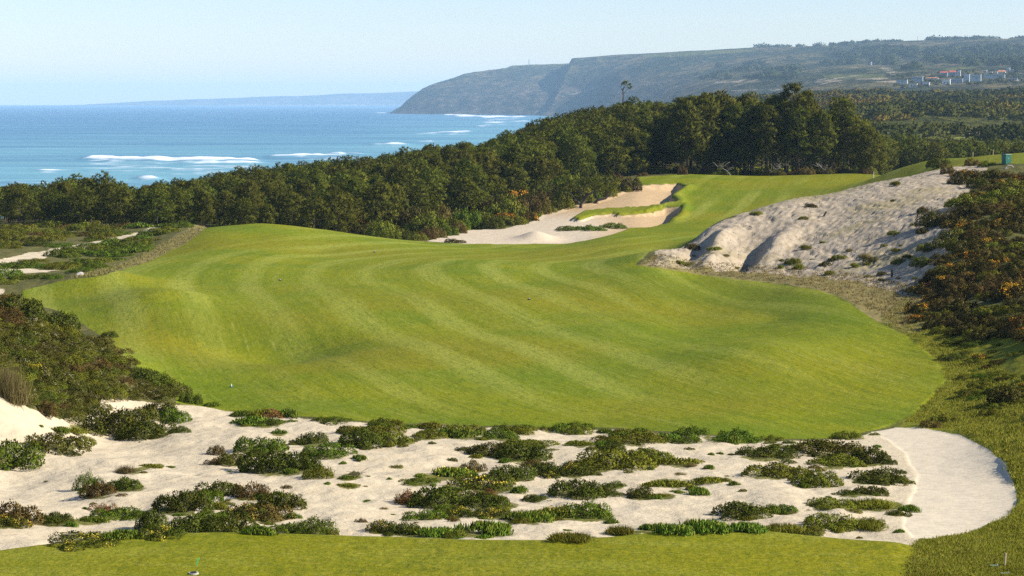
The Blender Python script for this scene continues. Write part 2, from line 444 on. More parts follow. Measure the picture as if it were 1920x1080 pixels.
CT += [c(1750, 560, 127), c(1750, 500, 139), c(1850, 560, 118), c(1850, 480, 136), c(1850, 400, 156), c(1920, 600, 104), c(1920, 500, 128), c(1920, 420, 150), c(1920, 350, 180),
       c(2100, 500, 120), c(2100, 400, 154), c(2100, 350, 178), c(1800, 640, 104), c(1850, 700, 93), c(1800, 740, 87.5), c(1920, 700, 88), c(1920, 780, 76.3), c(1850, 790, 77.8),
       c(2100, 700, 83), c(1740, 800, 78), c(1800, 850, 69), c(1800, 930, 58), c(1760, 1000, 50), c(1900, 885, 62), c(1930, 900, 60), c(1930, 860, 63.2), c(1920, 960, 53.5), c(1850, 1010, 49), c(1900, 1050, 45), c(2100, 900, 57)]
CT += [c(0, 520, 152), c(0, 490, 170), c(0, 440, 218), c(100, 500, 165), c(100, 450, 208), c(200, 470, 190), c(200, 435, 218), c(300, 425, 220), c(300, 450, 198), c(0, 425, 230), c(350, 418, 222), c(-200, 490, 170), c(-200, 430, 228)]
CT += [(0, 260, -15.5), (0, 330, -19), (0, 420, -24), (0, 540, -31), (300, 250, -15.5), (300, 300, -17), (300, 400, -21.5), (300, 540, -28), (600, 240, -15.8), (600, 300, -15.8), (600, 400, -17.5), (600, 540, -24),
       (800, 252, -15.2), (800, 300, -14.3), (800, 400, -14.8), (800, 540, -21), (950, 262, -14.3), (950, 320, -12), (950, 400, -11.3), (950, 540, -16), (1050, 290, -12.4), (1050, 340, -10), (1050, 400, -7.3), (1050, 540, -11),
       (1150, 310, -11.2), (1150, 360, -8.5), (1150, 410, -6.0), (1150, 540, -9), (1300, 340, -10.8), (1300, 400, -7), (1300, 540, -9), (1450, 420, -10), (1450, 540, -13), (1700, 400, -15), (1700, 540, -17),
       (1900, 420, -16), (1900, 540, -18), (2150, 420, -16), (2150, 540, -18), (-250, 300, -18), (-250, 400, -23), (-250, 540, -31)]
tps = TPS(CT)

rows = [28.0]
while rows[-1] < 545:
    d = rows[-1]
    rows.append(d * (1.03 if d < 40 else 1.0048 if d < 335 else 1.012))
ROW = np.array(rows); LROW = np.log(ROW)
PXC = np.arange(-340, 2261, 3.4)
GPX, GD = np.meshgrid(PXC, ROW)
GX = (GPX - CX) / F * GD
Z = tps(GPX, GD)

def poly_sd(px, py, poly, ys=1.0):
    """signed distance (positive inside), in photograph pixels"""
    q = np.array(poly, float); q2 = np.roll(q, -1, 0)
    ins = np.zeros(px.shape, bool); dm = np.full(px.shape, 1e9)
    bb = (px > q[:, 0].min() - 60) & (px < q[:, 0].max() + 60) & (py > q[:, 1].min() - 40) & (py < q[:, 1].max() + 40)
    X = px[bb]; Y = py[bb]; I = np.zeros(X.shape, bool); D = np.full(X.shape, 1e9)
    for (ax, ay), (bx, by) in zip(q, q2):
        if ay != by:
            cond = ((ay > Y) != (by > Y)) & (X < (bx - ax) * (Y - ay) / (by - ay) + ax)
            I ^= cond
        ex, ey = bx - ax, (by - ay) * ys
        wx, wy = X - ax, (Y - ay) * ys
        tt = np.clip((wx * ex + wy * ey) / max(ex * ex + ey * ey, 1e-9), 0, 1)
        D = np.minimum(D, np.hypot(wx - tt * ex, wy - tt * ey))
    ins[bb] = I; dm[bb] = D
    return np.where(ins, dm, -dm)

# tee plateau in front: its far rim drops to the sand behind
TC = np.array([(-400, 1060), (0, 1028), (150, 1012), (300, 1003), (430, 998), (600, 998), (750, 1000), (900, 1008), (1040, 1013), (1150, 1008), (1250, 996), (1350, 990), (1450, 993), (1550, 1002), (1650, 1009), (1720, 1013), (2300, 1013)])
TZ = -9.75
tcy = np.interp(GPX, TC[:, 0], TC[:, 1])
dcr = -TZ * F / (tcy - Y0)
wt = (1 - sstep(-0.25, 1.4, GD - dcr)) * (1 - sstep(1660, 1800, GPX))
Z = Z * (1 - wt) + (TZ + 0.05 * np.sin(GX * .6) - .02 * np.maximum(0, dcr - GD)) * wt
PY = Y0 - Z / GD * F
# undulation
Z = Z + 0.62 * fbm(GX / 20, GD / 24, 3, 2) * sstep(85, 130, GD) * (1 - sstep(200, 235, GD)) * (1 - sstep(1250, 1400, GPX))
hw = np.exp(-((GPX - 430) / 120) ** 2 - ((GD - 112) / 9) ** 2)
Z = Z + 1.25 * np.exp(-((GPX - 300) / 110) ** 2 - ((GD - 128) / 9) ** 2) - 1.0 * np.exp(-((GPX - 520) / 130) ** 2 - ((GD - 112) / 8) ** 2)
Z = Z + .8 * np.exp(-((GPX - 200) / 90) ** 2 - ((GD - 146) / 6) ** 2) + .8 * np.exp(-((GPX - 1420) / 160) ** 2 - ((GD - 100) / 9) ** 2)
PYb = Y0 - Z / GD * F

FAIR = [(330, 757), (420, 769), (560, 781), (700, 790), (860, 797), (1000, 800), (1150, 802), (1300, 812), (1420, 822), (1520, 825), (1600, 815), (1650, 803), (1700, 785), (1740, 750), (1772, 715), (1765, 690), (1740, 660), (1700, 630), (1640, 600), (1590, 565), (1540, 545),
        (1440, 530), (1350, 520), (1280, 510), (1190, 496), (1220, 470), (1290, 440), (1380, 402), (1480, 372), (1620, 345), (1740, 318), (1840, 306), (1930, 307), (2300, 300), (2300, 240), (1920, 250), (1840, 270), (1740, 290), (1650, 306), (1600, 310), (1500, 313), (1400, 313),
        (1300, 320), (1220, 333), (1180, 341), (1190, 348), (1225, 345), (1270, 341), (1284, 350), (1258, 368), (1271, 378), (1245, 386), (1277, 388), (1273, 402), (1251, 418), (1220, 425), (1182, 426), (1167, 433), (1142, 441), (1062, 457), (960, 458), (870, 457), (800, 454), (760, 448), (700, 438), (620, 424), (540, 410), (470, 405), (420, 408), (390, 425),
        (350, 455), (280, 490), (200, 515), (100, 530), (40, 545), (40, 560), (80, 575), (130, 590), (200, 636), (240, 676), (300, 712), (328, 738)]
SAND_B = [(800, 452), (850, 440), (880, 432), (950, 427), (1000, 415), (1020, 402), (1080, 385), (1115, 378), (1160, 362), (1185, 350), (1225, 345), (1270, 341), (1284, 350), (1258, 368), (1271, 378), (1245, 386), (1277, 388), (1273, 402), (1251, 418), (1220, 425),
          (1182, 426), (1167, 433), (1142, 441), (1062, 457), (960, 458), (870, 457)]
ISLE = [(1072, 410), (1098, 394), (1150, 391), (1200, 388), (1245, 383), (1262, 384), (1225, 393), (1195, 400), (1165, 404), (1145, 400), (1110, 405), (1085, 412)]
PATH = [(1632, 810), (1680, 800), (1740, 802), (1800, 815), (1850, 840), (1885, 870), (1905, 910), (1905, 945), (1885, 970), (1840, 990), (1790, 1003), (1740, 1011), (1710, 1006), (1693, 985), (1698, 950), (1713, 920), (1718, 890), (1698, 850), (1668, 825)]
DUNE = [(1215, 497), (1235, 470), (1290, 440), (1380, 400), (1480, 370), (1620, 343), (1740, 314), (1790, 306), (1850, 308), (1850, 330), (1820, 352), (1800, 400), (1800, 450), (1760, 490), (1755, 520), (1700, 552), (1640, 535), (1560, 522), (1450, 512), (1350, 505), (1260, 502)]
DRY = [(1180, 502), (1230, 480), (1300, 495), (1450, 500), (1600, 515), (1720, 540), (1760, 600), (1720, 625), (1640, 600), (1590, 565), (1540, 545), (1440, 530), (1350, 522), (1270, 512)]
WASTE = [(-400, 700), (0, 738), (60, 765), (110, 790), (160, 775), (190, 752), (270, 752), (330, 760), (420, 772), (560, 784), (700, 794), (860, 801), (1000, 804), (1150, 806), (1300, 816), (1420, 826), (1520, 829), (1600, 819), (1650, 808), (1760, 850), (1760, 960), (1720, 1012), (1690, 1040), (1500, 1030), (1350, 1020), (1040, 1040), (400, 1030), (-400, 1090)]
SLIPS = [[(-200, 510), (0, 486), (60, 474), (150, 457), (250, 437), (300, 424), (312, 430), (220, 450), (120, 475), (30, 494), (0, 500), (-200, 520)],
         [(-100, 505), (60, 503), (110, 508), (40, 514), (-100, 512)],
         [(50, 592), (62, 585), (80, 612), (100, 628), (85, 632), (58, 618)], [(-10, 540), (8, 542), (6, 552), (-10, 554)]]
DRY2 = [(225, 505), (300, 460), (360, 425), (420, 408), (400, 428), (350, 462), (270, 500), (120, 525)]
WHITE2 = [(362, 962), (385, 940), (430, 926), (475, 920), (486, 924), (450, 936), (415, 945), (380, 960)]
REDP = [(330, 765), (345, 752), (400, 756), (460, 768), (520, 775), (430, 780), (360, 775)]

jx = 5 * fbm(GX / 1.4, GD / 3.2, 21, 3); jy = 2.2 * fbm(GX / 1.4, GD / 3.2, 31, 3)
def mask(poly, soft=3.0, ys=1.6, jit=1.0, dmin=0, dmax=1e9):
    s = poly_sd(GPX + jx * jit, PYb + jy * jit, poly, ys)
    return sstep(-soft, soft, s) * ((GD >= dmin) & (GD <= dmax))
front = (1 - wt)
dcrest = np.interp(GPX, [1190, 1230, 1330, 1380, 1480, 1620, 1740, 1800, 2300], [160, 165, 176, 183, 191, 198.5, 205, 207, 215])
m_mown = mask(FAIR, 3.0, 1.6, .5, 60) * front
insand = poly_sd(GPX, PYb, SAND_B, 2.0) > -3
m_mown = np.where(~insand & (GPX > 1195) & (GPX < 1830) & (GD > dcrest + 2) & (GD < 300), 1.0, m_mown)
m_tee = wt * (1 - sstep(1695, 1712, GPX + jx * 1.2 + (1080 - PYb) * -.18)) 
m_sand = mask(WASTE, 3.5, 1.6, 1.0, 44, 96) * front
m_path = mask(PATH, 3.0, 1.4, .95, 44, 90) * front
m_dune = mask(DUNE, 10.0, 1.6, 2.6, 130) * (GD < dcrest + 1.5)
m_dry = np.maximum(mask(DRY, 7, 1.6, 2.5, 110, 175), mask(DRY2, 8, 1.6, 1.5, 150, 225))
m_dry = np.maximum(m_dry, .75 * mask(REDP, 5, 1.6, 1.2, 70, 100))
m_bunk = mask(SAND_B, 1.6, 2.0, .35, 210, 300)
m_isle = mask(ISLE, 1.6, 2.0, .7, 235, 275)
for s in SLIPS: m_sand = np.maximum(m_sand, mask(s, 4, 1.8, .9, 70))
m_white = np.maximum(m_path, mask(WHITE2, 2, 1.6, .5, 50, 70))
m_bunk = m_bunk * (1 - m_isle)
m_mown = np.maximum(m_mown, m_isle)
m_dune *= (1 - m_mown)
m_rg = np.maximum(sstep(1640, 1720, GPX + jx * 2) * sstep(555, 640, PYb + jy * 3) * (GD < 140), sstep(1690, 1730, GPX) * (GD < 60))
m_fr = sstep(1190, 1080, GPX + 2 * jx) * sstep(385, 415, PYb)
m_dp = np.maximum(sstep(-18, 14, poly_sd(GPX + jx * 3, PYb + jy * 3, [(1120, 505), (1200, 500), (1340, 525), (1460, 540), (1560, 560), (1620, 610), (1560, 620), (1420, 585), (1250, 560), (1150, 535)], 1.6)), .8 * sstep(-20, 16, poly_sd(GPX + jx * 4, PYb + jy * 4, [(270, 575), (360, 560), (470, 590), (560, 640), (520, 670), (420, 650), (320, 625)], 1.6)))  # longer, greener grass on the right bank; left hollow's slope shade painted in
# right of the dune foot the scrub zone keeps patches of sand
# relief
sb = poly_sd(GPX + jx * .35, PYb + jy * .35, SAND_B, 2.0); inb = (GD > 215) & (GD < 300)
cut = np.where(inb, sstep(-1.0, 6.0, sb), 0) * (.25 + .80 * sstep(1180, 1260, GPX))
Z = Z - cut * sstep(960, 1100, GPX) * (1 - m_isle) + .18 * m_isle
Z = Z + .35 * np.where(inb, np.exp(-((sb + 8) / 9.0) ** 2), 0) * sstep(1190, 1250, GPX) * sstep(344, 352, PYb) * sstep(425, 412, PYb)
Z = Z + .9 * np.exp(-((GPX - 1005) / 32) ** 2 - ((GD - 222) / 3.5) ** 2)                     # small sand mound
psd = poly_sd(GPX, PYb, PATH, 1.4)
Z = Z + m_sand * sstep(4, 70, -psd) * front * (.16 * fbm(GX / 2.6, GD / 2.6, 41, 3) + .035 * fbm(GX / .5, GD / .7, 44, 2))
gul = np.abs(fbm(GX / 7, GD / 11, 51, 4))
Z = Z + m_dune * (.16 * fbm(GX / 4.0, GD / 6.0, 55, 3) + .12 * fbm((GX + .25 * GD) / .55, GD / 1.6, 57, 4, .75) - .10 * sstep(.12, .5, fbm((GX + .3 * GD) / .7, GD / 2.0, 59, 3)))
for gx, gw, gd, gdw, dep in ((1300, 26, 165, 5, -.9), (1345, 22, 168, 5, .8), (1400, 26, 162, 4.5, -1.2), (1455, 30, 166, 5, .9), (1330, 16, 160, 3, .5), (1265, 18, 161, 4, .5)):
    Z = Z + dep * np.exp(-((GPX - gx + (GD - gd) * -5) / gw) ** 2 - ((GD - gd) / gdw) ** 2) * sstep(.05, .6, m_dune)
rough = (1 - m_mown) * (1 - m_sand) * (1 - m_tee) * (1 - m_path) * (1 - m_dune) * (1 - m_bunk)
Z = Z + rough * .12 * fbm(GX / 1.3, GD / 1.8, 61, 3)
Z = Z - .03 * m_path + .012 * m_path * fbm(GX / .6, GD / .9, 65, 2)
ps = poly_sd(GPX, PYb, PATH, 1.4)
Z = Z + .04 * np.exp(-((ps + 9) / 9.0) ** 2) * sstep(1800, 1880, GPX) * (GD > 50) * (GD < 80)
Z = Z + .04 * m_mown * fbm(GX / 3, GD / 5, 71, 3)

# mowing direction
CLY = np.array([55, 75, 81, 86, 101, 123, 140, 155, 165, 175, 190, 205, 225, 260, 300, 340])
CLX = np.array([18, 9.5, 7.0, 4.4, -.3, -5.1, -9.3, -12.3, -12.8, -10.5, -3.0, 5, 14, 24, 33, 44])
cl = np.interp(GD, CLY, CLX)
ker = np.hanning(41); ker /= ker.sum()
clrow = np.interp(ROW, CLY, CLX); clrow = np.convolve(np.pad(clrow, 20, 'edge'), ker, 'valid'); cl = np.repeat(clrow[:, None], len(PXC), 1)
sst = GX - cl
slope = np.gradient(clrow, ROW); sst = sst / np.sqrt(1 + np.repeat(slope[:, None], len(PXC), 1) ** 2)
wob = 1.4 * fbm(GX / 15, GD / 34, 77, 2)
ph = (sst + wob) / 4.5 * 2 * math.pi
stripe = (.08 + .60 * sstep(-.15, .95, np.sin(ph) + .35 * fbm(GX / 2.5, GD / 14, 78, 3))) * np.clip(.62 + 1.0 * fbm(GX / 14, GD / 28, 79, 2), .1, 1) * sstep(0, .5, m_mown) * sstep(78, 92, GD)
flow = np.stack([sst + .3 * wob, GD, np.zeros_like(GD)], -1)
tf = m_tee > .3
flow[tf] = np.stack([GD[tf] * 1.6 + .12 * GX[tf], GX[tf] * 5, 0 * GX[tf]], -1)
stripe[tf] = .25 * sstep(-.2, .6, fbm(GX[tf] / 5, GD[tf] / 1.2, 83, 2))

# plants of the sandy waste: photograph pixel of the foot, width, height, kind, label
SW = [
 (12, 868, 112, 52, 'green', 'rounded green shrub cut by the left edge above the open sand'),
 (98, 842, 96, 36, 'rock', 'dark flowering shrub alone on the sand slope at left'),
 (277, 814, 92, 30, 'dark', 'smooth dark dome shrub, nearest of the left cluster to the open sand'),
 (187, 803, 108, 46, 'dark', 'broadest dark shrub of the left cluster under the mound'),
 (215, 806, 66, 32, 'rock', 'pale flowered shrub between the broad dark one and the smooth dome'),
 (260, 786, 60, 28, 'rock', 'flowering shrub behind the smooth dark dome'),
 (297, 778, 56, 34, 'rock', 'upright flowering shrub at the back of the left cluster'),
 (316, 786, 58, 28, 'green', 'green shrub at the right end of the left cluster'),
 (480, 795, 84, 22, 'gmat', 'wide bright green mat where the fairway meets the sand at left'),
 (487, 845, 80, 32, 'green', 'dark green dome just behind the largest shrub of the open sand'),
 (520, 881, 128, 44, 'dark', 'largest dark shrub mound of the open sand'),
 (575, 880, 66, 30, 'dark', 'dark olive shrub joined to the right of the largest mound'),
 (612, 853, 84, 28, 'green', 'green shrub trailing right behind the largest mound'),
 (583, 832, 54, 27, 'dark', 'small dark dome apart above the trailing shrub'),
 (675, 832, 76, 34, 'dark', 'dark shrub at the left of the patch under the fairway edge'),
 (735, 830, 60, 24, 'olive', 'olive shrub beside the dark one under the fairway edge'),
 (700, 812, 90, 18, 'olive', 'low olive patch touching the fairway edge'),
 (247, 886, 44, 20, 'straw', 'grey brown grass hummock on the open sand at left'),
 (283, 876, 50, 10, 'mat', 'thin yellow green mat trailing from the grass hummock'),
 (182, 930, 66, 34, 'brown', 'brown straggly shrub casting a long shadow left'),
 (166, 918, 34, 44, 'leggy', 'leggy upright sprig above the brown straggly shrub'),
 (232, 918, 62, 28, 'green', 'bright green shrub right of the brown straggly one'),
 (20, 978, 84, 46, 'brown', 'brown dry shrub at the left edge near the tee'),
 (8, 986, 60, 26, 'flowery', 'yellow flowered shrub under the brown dry one at the left edge'),
 (104, 979, 78, 24, 'dark', 'low dark shrub right of the brown dry one'),
 (170, 978, 60, 15, 'succ', 'bright fleshy patch left of the red sprig'),
 (193, 962, 36, 24, 'red', 'red withered sprig above the green row at lower left'),
 (225, 972, 80, 26, 'green', 'green shrub under the red withered sprig'),
 (283, 990, 58, 42, 'dark', 'dark upright shrub between the two lower left rows'),
 (300, 1003, 80, 24, 'flowery', 'yellow dotted shrub below the dark upright one'),
 (155, 1016, 90, 20, 'flowery', 'yellow flowered shrub along the tee rim at far left'),
 (220, 1008, 84, 22, 'succ', 'fleshy green shrub along the tee rim'),
 (342, 957, 96, 44, 'dark', 'tall dark shrub left of the white sand ridge'),
 (384, 941, 66, 28, 'green', 'green shrub leaning on the white sand ridge'),
 (415, 928, 70, 32, 'dark', 'dark shrub at the head of the white sand ridge'),
 (472, 932, 70, 36, 'brown', 'brown tipped shrub above the white sand ridge'),
 (525, 950, 72, 38, 'dark', 'dark shrub right of the white sand ridge'),
 (548, 946, 46, 18, 'straw', 'grey straw tuft trailing right of the white ridge shrubs'),
 (462, 968, 66, 28, 'flowery', 'yellow speckled shrub below the white sand ridge'),
 (495, 972, 90, 36, 'brown', 'large brownish shrub below the white sand ridge'),
 (392, 975, 50, 22, 'green', 'small green shrub at the lower tip of the white ridge'),
 (360, 994, 74, 38, 'dark', 'dark shrub left of the lower pair by the tee rim'),
 (425, 998, 92, 36, 'dark', 'broad grey green shrub by the tee rim below the white ridge'),
 (480, 1000, 66, 22, 'succ', 'fleshy low green shrub by the tee rim right of the broad one'),
 (590, 998, 60, 38, 'leggy', 'bright leggy shrub standing alone by the tee rim'),
 (545, 998, 62, 24, 'green', 'green shrub left of the bright leggy one'),
 (656, 912, 40, 9, 'mat', 'tiny yellow green mat alone on the open sand'),
 (668, 894, 44, 26, 'twiggy', 'bare dead twigs standing on the open sand'),
 (655, 897, 40, 9, 'gmat', 'flat green mat under the bare dead twigs'),
 (407, 851, 36, 22, 'brown', 'small brown tuft left of the largest mound'),
 (405, 868, 30, 14, 'brown', 'small brown hummock by the shadowed hollow left of the largest mound'),
 (440, 867, 52, 22, 'rock', 'pale brown shrub touching the left of the largest mound'),
 (522, 813, 24, 13, 'green', 'tiny green tuft behind the dark green dome'),
 (808, 819, 52, 18, 'olive', 'olive mat at the fairway edge left of the bright mat'),
 (868, 817, 84, 20, 'gmat', 'bright green mat along the fairway edge in mid sand'),
 (937, 821, 56, 22, 'green', 'green shrub right of the bright fairway edge mat'),
 (918, 851, 70, 28, 'rock', 'brown flecked shrub at the left of the upper middle clump'),
 (980, 859, 92, 34, 'dark', 'darkest broad shrub of the upper middle clump'),
 (995, 836, 70, 16, 'olive', 'low shrub behind the darkest broad shrub of the middle'),
 (842, 892, 86, 22, 'succf', 'fleshy yellow flowered plant left of the middle clump'),
 (887, 884, 40, 28, 'brown', 'yellow brown sprig rising over the fleshy flowered plant'),
 (955, 896, 78, 32, 'dark', 'rounded dark shrub in the centre of the sand'),
 (1002, 874, 52, 15, 'brown', 'thin brown mat linking the middle clumps'),
 (1022, 889, 44, 30, 'dark', 'dark dome left of the yellow tinted shrub'),
 (1068, 890, 64, 26, 'flowery', 'yellow tinted shrub right of the dark dome'),
 (1105, 880, 70, 20, 'olive', 'olive brown low shrub right of the yellow tinted one'),
 (785, 906, 52, 15, 'green', 'small low shrub left of the yellow olive hummock'),
 (905, 917, 104, 34, 'flowery', 'yellow olive hummock above the great dark shrub'),
 (765, 941, 50, 30, 'red', 'red leaved shrub at the left tip of the great dark shrub'),
 (828, 945, 104, 40, 'dark', 'great dark shrub at the middle of the lower sand'),
 (912, 950, 96, 32, 'dark', 'dark shrub with bare stems right of the great one'),
 (919, 929, 24, 18, 'red', 'small red dead sprig above the dark stemmed shrub'),
 (798, 972, 56, 22, 'green', 'green tuft below the great dark shrub'),
 (862, 968, 66, 22, 'flowery', 'yellow flowered band below the great dark shrub'),
 (918, 968, 56, 20, 'flowery', 'yellow flowered low plant left of the fleshy row'),
 (985, 976, 88, 26, 'succ', 'fleshy bright plant at the middle of the lower row'),
 (1042, 970, 66, 28, 'succf', 'yellow flowered fleshy plant joined to the green shrub'),
 (1100, 970, 84, 38, 'green', 'tall green shrub at the right end of the fleshy row'),
 (716, 996, 46, 28, 'flowery', 'left of two yellow dotted domes by the tee rim'),
 (757, 998, 48, 26, 'dark', 'right of two domes by the tee rim, darker'),
 (812, 1004, 92, 22, 'succ', 'long fleshy green row along the tee rim, left part'),
 (900, 999, 104, 30, 'succ', 'long fleshy green row along the tee rim, right part'),
 (822, 1003, 28, 16, 'gold', None),
 (1088, 927, 98, 36, 'dark', 'grey green shrub mound alone in the right middle sand'),
 (1150, 913, 36, 15, 'green', 'small green tuft right of the grey green mound'),
 (1200, 932, 52, 26, 'dark', 'dark little shrub with a green tail in the right sand'),
 (1240, 931, 50, 9, 'mat', 'green tail of low leaves right of the dark little shrub'),
 (1262, 912, 110, 16, 'mat', 'long thin mat strip across the right sand'),
 (1330, 904, 66, 14, 'mat', 'pale end of the thin mat strip near the path side'),
 (1003, 938, 40, 15, 'dark', 'small shrub in shadow right of the dark stemmed one'),
 (1078, 1013, 84, 22, 'grassy', 'yellow green grassy patch on the tee rim'),
 (1170, 1002, 58, 24, 'grassy', 'yellow green tussock with dry stalks near the tee rim'),
 (1250, 998, 92, 24, 'succ', 'dense fleshy hedge along the tee rim, left part'),
 (1315, 994, 90, 28, 'succ', 'dense fleshy hedge along the tee rim, middle part'),
 (1385, 996, 90, 24, 'succ', 'dense fleshy hedge along the tee rim, right part'),
 (1150, 874, 112, 38, 'olive', 'big olive mound at the right of the upper sand'),
 (1145, 842, 46, 22, 'dark', 'dark knob behind the big olive mound'),
 (1095, 834, 64, 11, 'mat', 'flat yellow strip left of the dark knob'),
 (1190, 829, 96, 24, 'olive', 'green shrub along the fairway edge above the olive mound'),
 (1245, 824, 70, 18, 'gmat', 'low green mat along the fairway edge right of the olive mound'),
 (1215, 858, 76, 22, 'olive', 'yellow olive hummock right of the big olive mound'),
 (1270, 870, 92, 18, 'mat', 'low yellow spread right of the olive hummock'),
 (1440, 857, 84, 26, 'dark', 'dark green shrub at the left of the upper right thicket'),
 (1550, 850, 104, 32, 'rock', 'pale tipped shrub in the upper right thicket'),
 (1632, 867, 68, 36, 'dark', 'dark olive bush at the right end of the upper right thicket'),
 (1568, 872, 84, 24, 'olive', 'yellow green grass and leaves inside the upper right thicket'),
 (1455, 891, 96, 30, 'olive', 'sprawling olive shrub below the upper right thicket'),
 (1530, 908, 66, 38, 'olive', 'feathery olive bush with a long shadow to its left'),
 (1650, 902, 96, 28, 'dark', 'shrub spilling beside the white path'),
 (1590, 928, 54, 14, 'dark', 'small dark hummock left of the round one by the path'),
 (1638, 926, 58, 20, 'dark', 'round dark hummock by the white path'),
 (1555, 949, 70, 18, 'olive', 'low olive shrub under the dark hummocks'),
 (1640, 951, 100, 22, 'grassy', 'grassy spread beside the white path'),
 (1388, 968, 92, 32, 'dark', 'dark shrub standing over the fleshy hedge'),
 (1468, 960, 48, 18, 'green', 'small shrub right of the dark one over the hedge'),
 (1480, 998, 84, 22, 'grassy', 'dark grassy strip right of the fleshy hedge'),
 (1550, 988, 78, 32, 'olive', 'bushy olive tuft near the bottom of the white path'),
 (1625, 990, 92, 24, 'grassy', 'yellow brown grass clump at the foot of the white path'),
 (1683, 965, 32, 13, 'dark', 'tiny dark clump on the edge of the white path'),
]
PYF = Y0 - Z / GD * F
veg = np.zeros_like(Z)
vj = fbm(GX / .7, GD / 1.5, 121, 3)
for (px, py, w, h, k, lb) in SW:
    b_ = (np.abs(GPX - px) < 1.1 * w) & (GD < 100)
    e_ = ((GPX[b_] - px) / (.60 * w)) ** 2 + ((PYF[b_] - py + .02 * w) / (.10 * w + 2.5)) ** 2
    veg[b_] = np.maximum(veg[b_], np.exp(-e_ ** 1.5) * (.85 + .9 * vj[b_]))
veg = np.maximum(veg, .9 * sstep(.05, .5, fbm(GX / 3.5, GD / 3.5, 131, 3) + .25 * vj) * sstep(640, 760, GPX) * sstep(855, 815, PYF) * m_sand)
veg = np.clip(veg, 0, 1) * m_sand

# split the sheet into its named surfaces
nr, nc = GD.shape
V = np.stack([GX, GD, Z + EYE], -1).reshape(-1, 3)
idx = np.arange(nr * nc).reshape(nr, nc)
Q = np.stack([idx[:-1, :-1], idx[:-1, 1:], idx[1:, 1:], idx[1:, :-1]], -1).reshape(-1, 4)
lay = np.stack([np.full_like(Z, .5), np.maximum(m_mown, 0), m_tee, m_sand * .99, m_path * 1.01, m_dune, m_bunk * 1.0], -1).reshape(-1, 7)
fl = lay[Q].mean(1)
reg = np.argmax(fl, 1)
du = np.gradient(V.reshape(nr, nc, 3), axis=1); dv = np.gradient(V.reshape(nr, nc, 3), axis=0)
NRM = np.cross(du, dv); NRM /= np.linalg.norm(NRM, axis=-1, keepdims=True); NRM = NRM.reshape(-1, 3)
AT = {'mown': np.maximum(m_mown, m_tee), 'sand': m_sand, 'white': m_white, 'dune': m_dune, 'dry': m_dry, 'bunk': m_bunk, 'stripe': stripe, 'rgrass': m_rg, 'fresh': m_fr, 'veg': veg, 'deep': m_dp}
names = [('rough_ground', 'unmown rough ground of scrub soil between and behind the turf'), ('fairway', 'wide mown striped fairway rolling through the dunes'), ('tee_lawn', 'mown tee lawn along the bottom of the picture'),
         ('sandy_waste', 'pale sandy waste dotted with shrubs in front of the fairway'), ('sand_path', 'white curved sand path at the right below the fairway'), ('sand_dune', 'bare grey sand dune face right of the fairway'), ('bunker_sand', 'bunker sand below the pines at the fairway end')]
for i, (nm, lb) in enumerate(names):
    f = Q[reg == i]
    u, inv = np.unique(f, return_inverse=True)
    at = {k: ('FLOAT', a.ravel()[u]) for k, a in AT.items()}
    at['flow'] = ('FLOAT_VECTOR', flow.reshape(-1, 3)[u])
    me = mesh_np(nm, V[u], [inv.reshape(-1, 4)], [M['ground']], at, True, NRM[u])
    tag(link(nm, me), lb, 'ground', None, 'structure')

def gz(px, d):
    """ground height at a direction and distance"""
    j = np.clip((px - PXC[0]) / 3.4, 0, nc - 1.001); i = np.clip(np.interp(math.log(d), LROW, np.arange(nr)), 0, nr - 1.001)
    j0, i0 = int(j), int(i); fj, fi = j - j0, i - i0
    return (Z[i0, j0] * (1 - fj) + Z[i0, j0 + 1] * fj) * (1 - fi) + (Z[i0 + 1, j0] * (1 - fj) + Z[i0 + 1, j0 + 1] * fj) * fi
def at_mask(a, px, d):
    j = int(np.clip((px - PXC[0]) / 3.4, 0, nc - 1)); i = int(np.clip(np.interp(math.log(d), LROW, np.arange(nr)), 0, nr - 1))
    return a[i, j]
def hit(px, py, dmin=40):
    """where the photograph's pixel meets the ground"""
    j = min(max((px - PXC[0]) / 3.4, 0), nc - 1.001); j0 = int(j); fj = j - j0
    zc = Z[:, j0] * (1 - fj) + Z[:, j0 + 1] * fj
    k = np.nonzero((zc >= -(py - Y0) / F * ROW) & (ROW >= dmin))[0]
    if not len(k): return hit(px, py + 1.5, dmin) if py < 1070 else None
    i = k[0]
    d = ROW[i]
    if i > 0:
        a = zc[i - 1] + (py - Y0) / F * ROW[i - 1]; b = zc[i] + (py - Y0) / F * ROW[i]
        if a < 0 < b: d = ROW[i - 1] + (ROW[i] - ROW[i - 1]) * (-a) / (b - a)
    return ((px - CX) / F * d, d, gz(px, d) + EYE)

# ------------------------------------------------------------------ hills behind
def hill_sheet(name, label, px0, px1, step, d0, d1, zf, ratio, extra):
    ds = np.exp(np.arange(math.log(d0), math.log(d1), ratio)); pc = np.arange(px0, px1 + 1, step)
    A, B = np.meshgrid(pc, ds)
    X = (A - CX) / F * B
    z, at = zf(A, B, X)
    v = np.stack([X, B, z + EYE], -1).reshape(-1, 3)
    n, m = A.shape; ii = np.arange(n * m).reshape(n, m)
    q = np.stack([ii[:-1, :-1], ii[:-1, 1:], ii[1:, 1:], ii[1:, :-1]], -1).reshape(-1, 4)
    me = mesh_np(name, v, [q], [M['hills']], {k: ('FLOAT', a.ravel()) for k, a in at.items()}, True)
    return tag(link(name, me), label, 'hills', None, 'structure'), (pc, ds, z)

